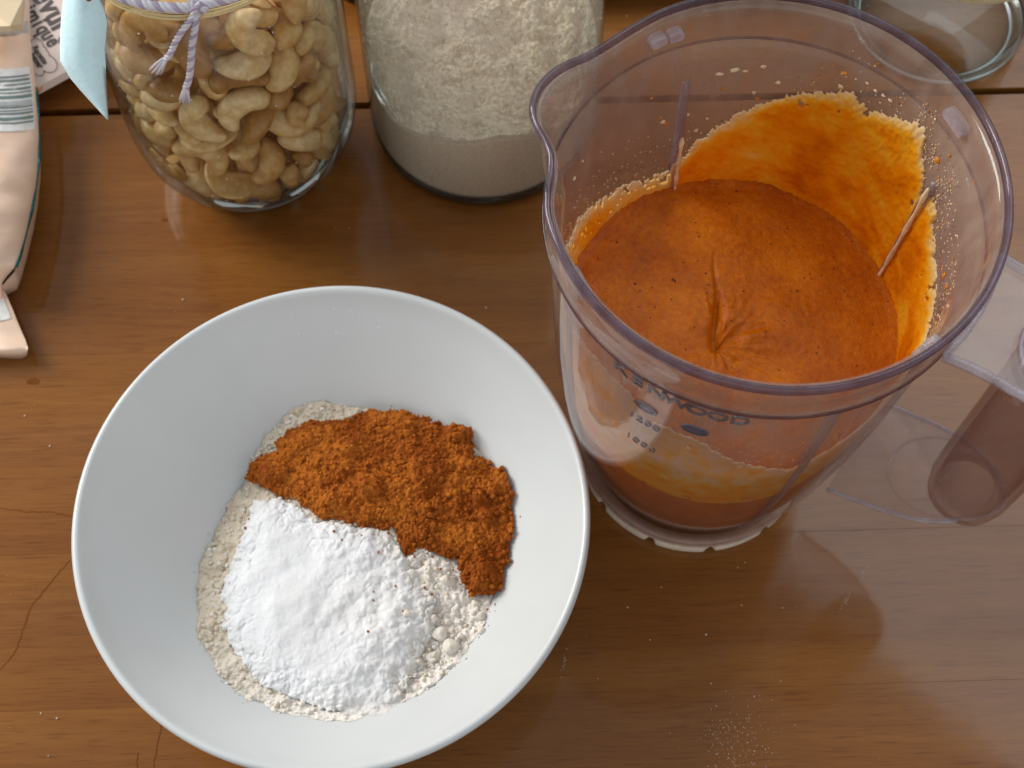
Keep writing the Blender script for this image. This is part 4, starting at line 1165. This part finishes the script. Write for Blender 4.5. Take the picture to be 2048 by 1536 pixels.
def cyl(az, z, r): a = math.radians(az); return Vector((r * math.cos(a), r * math.sin(a), z))


def add_rope(name, path, r):
    st = rope(dens(path), r)
    for k, s in enumerate(st):
        V, F = tube(s, r * .56, 7)
        link(name, mesh(name, V, F), M_tw2 if k == 0 else M_tw, tw)


add_rope('neck_loop', [cyl(a, .1668 + .0006 * math.sin(a * .06), .0502) for a in range(-80, 281, 8)], .0019)
add_rope('knot', [cyl(-82, .1715, .0505), cyl(-80.5, .1700, .0530), cyl(-77.5, .1680, .0535), cyl(-76.5, .1665, .0510), cyl(-79, .1660, .0525), cyl(-81, .1690, .0540), cyl(-78, .1712, .0530)], .0012)
add_rope('hanging_end', [cyl(-80, .1680, .0525), cyl(-83, .1640, .0535), cyl(-88, .1580, .0545), cyl(-91.5, .1525, .0548), cyl(-94.5, .1465, .0549), cyl(-97.5, .1420, .0549)], .00125)
add_rope('hanging_end', [cyl(-79.5, .1680, .0525), cyl(-81, .1640, .0537), cyl(-83, .1580, .0547), cyl(-85.5, .1500, .0549), cyl(-88, .1400, .0549), cyl(-90.5, .1310, .0549), cyl(-93, .1250, .0548)], .00135)
for (az, z, daz, dz) in ((-97.5, .1420, -6.5, -.0105), (-93, .1250, -3.0, -.0105)):
    V, F = [], []
    for k in range(26):
        s = rng.uniform(-1, 1); e_ = cyl(az + daz + s * 3.0, z + dz * rng.uniform(.75, 1.1), .0546 + rng.uniform(-.0003, .0012))
        b_ = cyl(az + s * .8, z + .0005, .0549); m1 = b_.lerp(e_, .5) + Vector((rng.uniform(-.0003, .0003), 0, rng.uniform(-.0003, .0003)))
        tube([b_, m1, e_], [.0004, .00035, .0002], 5, True, V, F)
    link('frayed_tip', mesh('frayed_tip', V, F), M_tw, tw)
raf = empty('raffia_band', (AX, AY, 0))
tag(raf, 'thin yellow raffia strands round the jar neck just under the twine', 'raffia')
for k in range(3):
    P = [cyl(a, .1648 - .0014 * k + .0016 * math.sin(math.radians(a) * (1.5 + k * .4) + k), .0502 + .0002 * k) for a in range(-180, 181, 6)]
    V, F = tube(P, .00045, 6, False); link('raffia_strand', mesh('raffia_strand', V, F), M_raf, raf)

# blue paper tag
tagE = empty('paper_tag', (0, 0, 0))
tag(tagE, 'pale blue pointed paper tag hanging from the neck of the cashew jar', 'tag')
M_paper = plain('pale_blue_paper', (0.64, 0.86, 0.90), 0.85, 0.15, 500, 0.04)


def tz(v): return .171 - .026 * max(v, -60) / 240 - .006 * (max(v, 0) / 240) ** 2


cols = [(-60, 133, 192), (-30, 129, 198), (0, 126, 203), (25, 123, 209), (44, 121.5, 213.5), (73, 120, 211.5), (98, 119.5, 208.5), (122, 120, 210), (137, 129, 210.3), (156, 140, 210.8), (180, 160, 212), (205, 182.5, 213.5), (225, 201, 214.5), (239, 213.5, 215.3)]
V, F = [], []; nc = 9
for (v, l_, r_) in cols:
    for k in range(nc):
        s = k / (nc - 1); z = tz(v) + .004 * math.sin(s * math.pi) - .003 * s
        p = un(l_ + (r_ - l_) * s, v, z); V.append(p)
nv = len(V)
V += [p + Vector((.0002, .0002, -.00035)) for p in V]
nrw = len(cols)
for i in range(nrw - 1):
    for k in range(nc - 1):
        a = i * nc + k; F.append((a, a + nc, a + nc + 1, a + 1)); F.append((a + nv, a + 1 + nv, a + nc + 1 + nv, a + nc + nv))
for i in range(nrw - 1):
    a, b = i * nc, (i + 1) * nc; F.append((a, a + nv, b + nv, b)); a, b = a + nc - 1, b + nc - 1; F.append((a, b, b + nv, a + nv))
for k in range(nc - 1):
    F.append((k, k + 1, k + 1 + nv, k + nv)); a = (nrw - 1) * nc + k; F.append((a, a + nv, a + 1 + nv, a + 1))
link('tag_card', mesh('tag_card', V, F), M_paper, tagE)
# eyelet hole with its string
p = un(178, -2, tz(-2) + .0035)
hv, hf = [], []
for k in range(14): hv.append(p + Vector((.0011 * math.cos(k * math.tau / 14), .0011 * math.sin(k * math.tau / 14), .0004)))
hf.append(tuple(range(14)))
hv += [v - Vector((0, 0, .0005)) for v in hv]; hf += [tuple(range(14, 28))[::-1]] + [(k, k + 14, (k + 1) % 14 + 14, (k + 1) % 14) for k in range(14)]
link('eyelet', mesh('eyelet', hv, hf), M_crack, tagE, smooth=False)

# ------------------------------------------------------------------ flour jar
FX, FY = -.0169, .4167
jar2 = empty('flour_jar', (FX, FY, 0))
tag(jar2, 'straight clear glass jar holding pale oat flour, between the cashew jar and the blender jug', 'glass jar')
op = [(0, .0012), (.044, .0010), (.047, .0), (.0505, .0002), (.0533, .0018), (.0546, .0050), (.0550, .012), (.0550, .10), (.0546, .165), (.0530, .172), (.0500, .178), (.0495, .192), (.0487, .1935), (.0470, .192), (.0473, .178), (.0500, .170), (.0525, .162), (.0536, .10), (.0536, .012), (.0530, .0058), (.0510, .0036), (.044, .0030), (.0, .0030)]
link('jar_glass', lathe(op, 160, close=False), M_glass, jar2)
link('glass_heel', lathe([(.0470, .0006), (.0503, .0008), (.0529, .0024), (.0540, .0052), (.0543, .0090), (.0538, .0090), (.0534, .0054), (.0520, .0032), (.0500, .0022), (.0470, .0020)], 160), M_thick, jar2)
oat = empty('oat_flour', (FX, FY, 0))
tag(oat, 'pale beige coarse flour filling a third of the straight glass jar', 'flour')
nr2, na2 = 170, 480
r2 = np.linspace(0, 1, nr2); a2 = np.linspace(0, 2 * np.pi, na2, endpoint=False)
RR2, AA2 = np.meshgrid(r2, a2, indexing='ij'); Rf = .0533
X2, Y2 = RR2 * Rf * np.cos(AA2), RR2 * Rf * np.sin(AA2)
edge_z = np.interp(np.degrees(AA2) % 360, [0, 60, 120, 180, 222, 236, 248, 268, 280, 296, 305, 330, 360], [.058, .068, .070, .058, .0455, .0490, .0518, .0556, .0590, .0540, .0470, .050, .058])
wz, cz = worley(X2 / .0022, Y2 / .0022, 3); wy, cy_ = worley(X2 / .0045, Y2 / .0045, 4); wb, cb_ = worley(X2 / .009, Y2 / .009, 8)
hz_ = .0013 * np.clip(1 - wy * wy * 1.5, 0, 1) * (cy_ > .35) + .0010 * np.clip(1 - wz * wz * 1.5, 0, 1) * (cz > .4) + .0022 * np.clip(1 - wb * wb * 1.4, 0, 1) * (cb_ > .7)
cenz = .056 + .012 * (Y2 / .052)
Z2 = cenz * (1 - RR2 ** 3) + edge_z * RR2 ** 3 + np.where(RR2 < .985, 1, 0) * (hz_ + .010 * fbm(X2 * 55, Y2 * 55, 5, 4) + .0012 * fbm(X2 * 900, Y2 * 900, 6, 2))
V = [np.stack([X2.ravel(), Y2.ravel(), Z2.ravel()], 1)]
edges = Z2[-1]
lo = [.90, .75, .55, .35, .2]
for q in lo: V.append(np.stack([Rf * np.cos(a2), Rf * np.sin(a2), .009 + (edges - .009) * q], 1))
for (rr3, z3) in ((.0531, .0095), (.0525, .0064), (.0506, .0042), (.044, .0035), (.02, .0035)): V.append(np.stack([rr3 * np.cos(a2), rr3 * np.sin(a2), np.full(na2, z3)], 1))
V = np.concatenate(V); nrow = nr2 + len(lo) + 5
I = np.arange(nrow)[:-1, None] * na2 + np.arange(na2)[None]; J_ = np.arange(nrow)[:-1, None] * na2 + (np.arange(na2)[None] + 1) % na2
me = npmesh('flour_body', V, np.stack([I, I + na2, J_ + na2, J_], 2).reshape(-1, 4))
bm = bmesh.new(); bm.from_mesh(me); bmesh.ops.remove_doubles(bm, verts=bm.verts, dist=1e-7); bmesh.ops.recalc_face_normals(bm, faces=bm.faces); bm.to_mesh(me); bm.free()
attr(me, 'mix', [random.random() * .3 + .3 * fbm(np.array([v.co.x * 200]), np.array([v.co.y * 200]), 3, 2)[0] for v in me.vertices] if len(me.vertices) < 100000 else np.zeros(len(me.vertices)))
link('flour_body', me, M_jarflour, oat)
V, F = [], []
for k in range(900):
    a, r_ = rng.uniform(0, 6.283), .050 * math.sqrt(rng.random())
    x, y = r_ * math.cos(a), r_ * math.sin(a)
    i = int(r_ / Rf * (nr2 - 1)); j = int(a / 6.2832 * na2) % na2; s = rng.choice([.3, .4, .6, 1.0]) * mm
    blob(V, F, (x, y, float(Z2[i, j]) + s * .2), s, (1, .8, .6), rng=rng)
for k in range(420):  # flour clinging to the glass
    a = math.radians(rng.uniform(185, 355)); z = .056 + abs(rng.gauss(0, .03))
    if z < .155: blob(V, F, (.0532 * math.cos(a), .0532 * math.sin(a), z), rng.choice([.25, .35, .5, .8]) * mm, (1, .9, .4), rng=rng)
me = mesh('flakes', V, F); attr(me, 'mix', np.repeat([rng.random() for _ in range(len(V) // 12)], 12))
g = link('loose_flakes', me, M_jarflour, oat, smooth=False); g['kind'] = 'stuff'
# dust film on the inside of the glass, in upright runs
azg = np.arange(0, 360, .5); zg2 = np.arange(.048, .160, .0008)
A2g, Z2g = np.meshgrid(azg, zg2)
t = NT('flour_dust_on_glass'); o = t.obj()
n1 = t.noise(t.mapping(o, (1, 1, .35)), 75, 5, 0.6); n2 = t.noise(o, 420, 4, .65)
m = t.math('ADD', t.math('MULTIPLY', n1, 0.62), t.math('MULTIPLY', n2, 0.38))
r = t.ramp(m, [(0.40, (0.03,) * 3), (0.52, (0.30,) * 3), (0.66, (0.92,) * 3)])
t.set(Base_Color=(0.84, 0.74, 0.62, 1), Roughness=1.0, Specular_IOR_Level=0.1)
t.l(r.outputs[0], t.b.inputs['Alpha']); t.bump(n2, 0.6, 0.0008)
M_dustglass = t.m
top_ = .150 + .02 * fbm(A2g * .1, A2g * 0, 93, 3)
used, Q = grid_quads((Z2g < top_) & (Z2g > np.interp(A2g, [0, 60, 120, 180, 222, 236, 248, 268, 280, 296, 305, 330, 360], [.058, .068, .070, .058, .0455, .0490, .0518, .0556, .0590, .0540, .0470, .050, .058]) - .003))
Vd = np.stack([(.05342 * np.cos(np.radians(A2g)))[used], (.05342 * np.sin(np.radians(A2g)))[used], Z2g[used]], 1)
me = npmesh('dust', Vd, Q)
g = link('dust_on_glass', me, M_dustglass, oat); g['kind'] = 'stuff'

# ------------------------------------------------------------------ jar at the back right
KX, KY = .2124, .4823
jar3 = empty('honey_jar', (KX, KY, 0))
jar3.name = 'lidded_jar'
tag(jar3, 'low clear glass jar with a cream lid behind the blender jug', 'glass jar')
op = [(0, .0020), (.034, .0018), (.038, .0), (.0415, .0002), (.0440, .0022), (.0452, .007), (.0452, .045), (.0440, .051), (.0415, .058), (.0415, .071), (.0392, .071), (.0392, .058), (.0418, .050), (.0428, .045), (.0428, .008), (.0410, .0045), (.036, .0036), (.0, .0036)]
link('jar_glass', lathe(op, 128, close=False), M_glass, jar3)
link('glass_heel', lathe([(.0380, .0016), (.0395, .0008), (.0413, .0008), (.0436, .0026), (.0446, .0060), (.0438, .0060), (.0428, .0034), (.0408, .0022), (.0380, .0024)], 128), M_thick, jar3)
M_lid = plain('cream_lid', (0.74, 0.70, 0.44), 0.4)
M_red = plain('red_print', (0.65, 0.03, 0.04), 0.4)
lid = link('lid', lathe([(0, .0745), (.0425, .0745), (.0440, .0738), (.0444, .0720), (.0444, .0640), (.0437, .0630), (.0430, .0640), (.0430, .0725), (.0, .0725)], 128, close=False), M_lid, jar3)
V, F = [], []
for k in range(8):
    a = math.radians(-66 + 1.2 * k)
    for z in (.0635, .0715):
        for r_ in (.0446, .0450): V.append((r_ * math.cos(a), r_ * math.sin(a), z))
for k in range(7):
    b = 4 * k; F += [(b + 1, b + 5, b + 7, b + 3), (b, b + 1, b + 5, b + 4)[::-1], (b + 2, b + 3, b + 7, b + 6)]
F += [(0, 1, 3, 2), (28, 30, 31, 29)]
link('red_mark', mesh('red_mark', V, F), M_red, jar3, smooth=False)

# dark tray behind the jars
tray = empty('dark_tray', (.02, .5115, 0), GY)
tag(tray, 'dark navy tray lying behind the two glass jars', 'tray')
M_navy = plain('navy_enamel', (0.008, 0.009, 0.016), 0.35)


def rbox(x0, x1, y0, y1, z0, z1, rr):
    o_ = []
    for cx, cy, a0 in ((x1 - rr, y1 - rr, 0), (x0 + rr, y1 - rr, 90), (x0 + rr, y0 + rr, 180), (x1 - rr, y0 + rr, 270)):
        for k in range(9): a = math.radians(a0 + k * 90 / 8); o_.append((cx, cy, math.cos(a), math.sin(a)))
    V, F = [], []; n = len(o_)
    levels = [(z0, rr - .002), (z0 + .002, rr), (z1 - .001, rr), (z1, rr - .001), (z1, rr - .004), (z1 - .003, rr - .005), (z0 + .005, rr - .007), (z0 + .004, rr - .010)]
    for z, r_ in levels:
        for cx, cy, c_, s__ in o_: V.append((cx + c_ * r_, cy + s__ * r_, z))
    for l in range(len(levels) - 1):
        for i in range(n): F.append((l * n + i, l * n + (i + 1) % n, (l + 1) * n + (i + 1) % n, (l + 1) * n + i))
    F += [tuple(range(n))[::-1], tuple(range((len(levels) - 1) * n, len(levels) * n))]
    return mesh('rbox', V, F)


link('tray_body', rbox(-.118, .135, -.0235, .14, .0, .026, .016), M_navy, tray)

# ------------------------------------------------------------------ paper bag at the left edge
M_kraft = plain('pinkish_kraft_paper', (0.84, 0.61, 0.46), 0.45, 0.1, 60, 0.06, Coat_Weight=0.3, Coat_Roughness=0.25)
M_teal = plain('teal_foil_edge', (0.01, 0.11, 0.11), 0.12, Metallic=0.7)
M_bar = plain('grey_print', (0.16, 0.22, 0.21), 0.5)
M_white = plain('white_print', (0.78, 0.78, 0.76), 0.45)
M_olive = plain('olive_print', (0.40, 0.29, 0.13), 0.5)
M_brown = plain('brown_ink', (0.10, 0.055, 0.03), 0.5)
bag = empty('flour_bag', (0, 0, 0))
tag(bag, 'pinkish kraft paper bag with a barcode and teal seam lying at the left edge', 'paper bag')
ER = [(-60, 40), (-20, 50), (10, 57), (40, 58), (75, 58), (110, 61), (150, 65), (190, 70), (240, 74), (290, 76), (330, 75), (380, 70), (430, 61), (480, 49), (520, 38), (545, 28), (560, 14), (575, 3), (588, 4), (600, 11), (630, 24), (665, 38), (690, 49), (705, 54)]
ev = [a for a, b in ER]; eu = [b for a, b in ER]
BW = .115


def bag_pt(v, s, lift=0.0, under=False):
    """v: image row of the right seam, s: 0 at the right seam .. 1 at the left side"""
    ze = .020 if v < 540 else .020 - .012 * min(1, (v - 540) / 60)
    u = np.interp(v, ev, eu)
    p = un(u, v, ze)
    full = 1.0 if v < 470 else max(.10, 1 - (v - 470) / 105) if v < 580 else .12
    bul = math.sin(math.pi * min(1, max(0, s))) ** .55
    z = ze + (.019 * full * bul if not under else -(ze - .0008) * min(1, bul * 3) * 1.0)
    cre = (.0007 * math.sin(v * .09 + s * 6) + .0014 * noise.noise(Vector((v * .022, s * 9, 3))) + .0010 * abs(noise.noise(Vector((v * .05 + s * 14, s * 5, 7))))) * min(1, bul * 2) + .0010 * math.exp(-((s - .28) / .02) ** 2)
    zf = max(.0006, z + (cre if not under else 0))
    if not under: p = Vector((p.x, un(u, v - 10 * math.exp(-s / .05), zf).y, 0))
    return Vector((p.x - s * BW, p.y + .004 * s, max(.0006, z + (cre if not under else 0) + lift)))


vs = list(range(-60, 706, 5)) + [705]; ss = [0, .004, .012, .02, .03, .04, .05, .06, .075, .09, .105, .12, .14, .16, .18, .20, .22, .24, .26, .28, .30, .35, .42, .5, .6, .7, .8, .88, .94, .98, 1.0]
V, F = [], []; ns = len(ss)
for v in vs:
    for s in ss: V.append(bag_pt(v, s))
off = len(V)
for v in vs:
    for s in ss: V.append(bag_pt(v, s, under=True))
for i in range(len(vs) - 1):
    for k in range(ns - 1):
        a = i * ns + k; F.append((a, a + 1, a + ns + 1, a + ns)); b = a + off; F.append((b, b + ns, b + ns + 1, b + 1))
for k in range(ns - 1):
    F.append((k, k + off, k + 1 + off, k + 1)); a = (len(vs) - 1) * ns + k; F.append((a, a + 1, a + 1 + off, a + off))
me = mesh('bag', V, F)
bm = bmesh.new(); bm.from_mesh(me); bmesh.ops.remove_doubles(bm, verts=bm.verts, dist=1e-5); bmesh.ops.recalc_face_normals(bm, faces=bm.faces); bm.to_mesh(me); bm.free()
link('bag_body', me, M_kraft, bag)


def patch(name, v0, v1, s0, s1, mat, lift=.0003, nv_=10, ns_=8, slant=0.0):
    V, F = [], []
    for i in range(nv_ + 1):
        for k in range(ns_ + 1):
            s = s0 + (s1 - s0) * k / ns_; v = v0 + (v1 - v0) * i / nv_ + slant * (s - s0)
            V.append(bag_pt(v, s, lift))
    n = len(V); V += [p - Vector((0, 0, .0002)) for p in V]
    for i in range(nv_):
        for k in range(ns_):
            a = i * (ns_ + 1) + k; F.append((a, a + 1, a + ns_ + 2, a + ns_ + 1)); F.append(tuple(x + n for x in (a, a + ns_ + 1, a + ns_ + 2, a + 1)))
    return link(name, mesh(name, V, F), mat, bag)


patch('barcode_panel', 143, 268, .006, .55, M_white, .0004, 14, 16)
barv = [(158, 3), (165, 4), (174, 2.5), (182, 4), (190, 2.5), (197, 6), (208, 9), (219, 3), (226, 2), (231, 4), (240, 6), (250, 3)]
for v, wd in barv: patch('barcode_bar', v, v + wd, .008, .5, M_bar if wd < 8 else plain('pale_grey_print', (0.42, 0.46, 0.46), .5), .0006, 2, 16, 8)
patch('text_panel', 300, 372, .170, .50, M_olive, .0004, 8, 8, 16)
patch('grey_band', 52, 76, .002, .6, plain('grey_seal', (0.40, 0.37, 0.33), .4), .0005, 4, 16)
patch('olive_stain', 78, 146, .145, .19, M_olive, .0003, 6, 4)
for k in range(9):
    patch('print_line', 303 + k * 9, 306 + k * 9, .20 + .006 * k, .50, M_brown, .0007, 2, 8, 40)
for k in range(3): patch('print_line', 100 + 11 * k, 104 + 11 * k, .155, .45, M_brown, .0006, 2, 8)
# teal seam along the right edge
P = [bag_pt(v, 0) + Vector((.0004, 0, .0)) for v in range(185, 548, 6)]
V, F = tube(P, [.00055 + .0002 * math.sin(i * .35) for i in range(len(P))], 8); link('foil_seam', mesh('foil_seam', V, F), M_teal, bag)
# white label on the lower fin and a red strip under it
patch('fin_label', 606, 645, .015, .12, M_white, .0004, 6, 5, 60)

# upper flap of a second packet lying on top
flap = empty('folded_packet', (0, 0, 0))
tag(flap, 'cream folded paper packet lying on the upper end of the kraft bag', 'packet')
M_cream = plain('cream_paper', (0.72, 0.58, 0.38), 0.5, 0.1, 60, 0.06)
pp = [(-90, -40), (46, -40), (45, 0), (41, 49), (20, 52), (-90, 55)]
V = [un(u, v, .052 if u < 30 else .047) for u, v in pp]; n = len(V)
V += [p - Vector((0, 0, .004)) for p in V]
F = [tuple(range(n))[::-1], tuple(range(n, 2 * n))] + [(i, (i + 1) % n, (i + 1) % n + n, i + n) for i in range(n)]
link('packet_body', mesh('packet_body', V, F), M_cream, flap, smooth=False)

# sachet with print, tucked behind the bag
sach = empty('baking_powder_sachet', (0, 0, 0))
tag(sach, 'flat pinkish-grey paper sachet with dark lettering between the bag and the blue tag', 'sachet')
M_sach = plain('pinkish_grey_paper', (0.60, 0.49, 0.44), 0.5, 0.08, 60, 0.05)
M_ora = plain('orange_print', (0.62, 0.25, 0.06), 0.5)
M_ink = plain('dark_print', (0.06, 0.045, 0.045), 0.5)
SZH = .014
pp = [(40, -130), (250, -130), (235, 105), (140, 155), (76, 190), (40, 205), (20, 160)]
V = [un(u, v, SZH) for u, v in pp]; n = len(V)
V += [un(u, v, .0010) + Vector((0, 0, 0)) for u, v in pp]
cz_ = sum((Vector(v) for v in V[:n]), Vector()) / n
V2 = [cz_ + (Vector(v) - cz_) * .93 + Vector((0, 0, .003)) for v in V[:n]]
V = V + V2
F = [tuple(range(2 * n, 3 * n))[::-1], tuple(range(n, 2 * n))] + [(i, (i + 1) % n, (i + 1) % n + n, i + n) for i in range(n)] + [(i, i + 2 * n, (i + 1) % n + 2 * n, (i + 1) % n) for i in range(n)]
me = mesh('sachet_body', V, F)
bm = bmesh.new(); bm.from_mesh(me); bmesh.ops.recalc_face_normals(bm, faces=bm.faces); bm.to_mesh(me); bm.free()
link('sachet_body', me, M_sach, sach, smooth=False)
ZT = SZH + .0033


def flat_text(name, txt, u, v, u2, v2, hpx, mat, bold=0.0, xs=1.0, squeeze=None):
    """text whose middle stands at (u,v), reading towards (u2,v2), letters hpx pixels high"""
    p, q = un(u, v, ZT), un(u2, v2, ZT)
    d = (q - p).normalized(); sz = hpx / 4650 * 1.0
    me_ = font_mesh(txt, sz / .70, .00006, bold * sz, xs)
    o_ = link(name, me_, mat, sach, smooth=False)
    o_.location = p; o_.rotation_euler = (0, 0, math.atan2(d.y, d.x))
    return o_


# baseline runs down to the right; the letters stand towards the upper right
for ch, u, v in (('c', 38, -8), ('h', 49, 5), ('i', 57, 17), ('m', 67, 31), ('i', 77, 46), ('q', 86, 58), ('u', 96, 70), ('e', 106, 83)):
    flat_text('letter', ch, u, v, u + 37, v + 49, 36, M_ink, .04, .82)
for ch, u, v in (('L', 66, -42), ('e', 86, -8), ('v', 99, 13), ('u', 112, 34), ('r', 124, 53), ('e', 137, 75)):
    flat_text('letter', ch, u, v, u + 40, v + 60, 52, M_ink, .04, .95)
flat_text('print_word', 'Recette', 80, 110, 95, 132, 13, M_ink, .04)
flat_text('print_word', 'lumer', 73, 121, 88, 143, 14, M_ink, .06)
# cloud outline round the words
cl = [(62, 84, 11, 120, 330), (78, 78, 9, 0, 0)]
path = [(62, 85), (64, 79), (71, 77), (79, 79), (85, 86), (87, 93), (92, 95), (92, 100), (97, 104), (98, 110), (106, 115), (113, 125), (114, 133), (110, 141), (101, 145), (92, 144), (87, 140), (88, 146), (84, 151), (76, 151), (71, 147)]
P = dens([un(u, v, ZT + .0001) for u, v in path], .0008)
V, F = tube(P, .00016, 5); link('cloud_outline', mesh('cloud_outline', V, F), M_ink, sach)
pp = [(72, 156), (82, 163), (86, 172), (80, 181), (73, 187)]
V = [un(u, v, SZH + .0025) for u, v in pp]; V += [p + Vector((0, 0, -.0004)) for p in V]; n = 5
link('orange_patch', mesh('orange_patch', V, [tuple(range(5)), tuple(range(5, 10))[::-1]] + [(i, i + n, (i + 1) % n + n, (i + 1) % n) for i in range(n)]), M_ora, sach, smooth=False)

# ------------------------------------------------------------------ crumbs and flour dust on the table
V, F = [], []
rng = random.Random(31)
for (u, v) in [(671, 456), (698, 457), (350, 623), (366, 600), (972, 616), (1412, 1269), (1322, 1175), (1255, 1055 + 160), (1483, 1211), (1508, 1393), (1196, 1357), (1422, 1367), (1565, 1216), (1254, 33), (1735, 12), (1738, 26), (100, 892), (82, 1427), (114, 1437), (97, 1512), (50, 832), (1300, 1280), (1490, 1125), (1475, 1135)]:
    p = un(u, v, 0); s = rng.uniform(.22, .5) * mm; blob(V, F, (p.x, p.y, s * .6), s, rng=rng)
for k in range(330):
    u, v = rng.gauss(1470, 42), rng.gauss(1490, 42)
    p = un(u, v, 0); s = rng.choice([.08, .1, .13, .2]) * mm; blob(V, F, (p.x, p.y, s * .6), s, rng=rng)
for k in range(120):
    u, v = rng.uniform(0, 2048), rng.uniform(230, 1536)
    p = un(u, v, 0); s = rng.choice([.06, .09, .12]) * mm; blob(V, F, (p.x, p.y, s * .6), s, rng=rng)
for k in range(60):  # dusty scratches
    c_ = rng.choice([(1725, 1150, 9, 26), (1690, 1205, 8, 14), (1127, 1330, 4, 22)])
    s_ = rng.gauss(0, 1) * .6; u, v = c_[0] - s_ * c_[2] + rng.gauss(0, 2), c_[1] + s_ * c_[3]
    p = un(u, v, 0); s = rng.choice([.1, .15, .2]) * mm; blob(V, F, (p.x, p.y, s * .6), s, rng=rng)
d_ = link('flour_dust', mesh('flour_dust', V, F), M_white_speck)
tag(d_, 'pale crumbs and flour dust scattered over the wooden table', 'crumbs', kind='stuff')
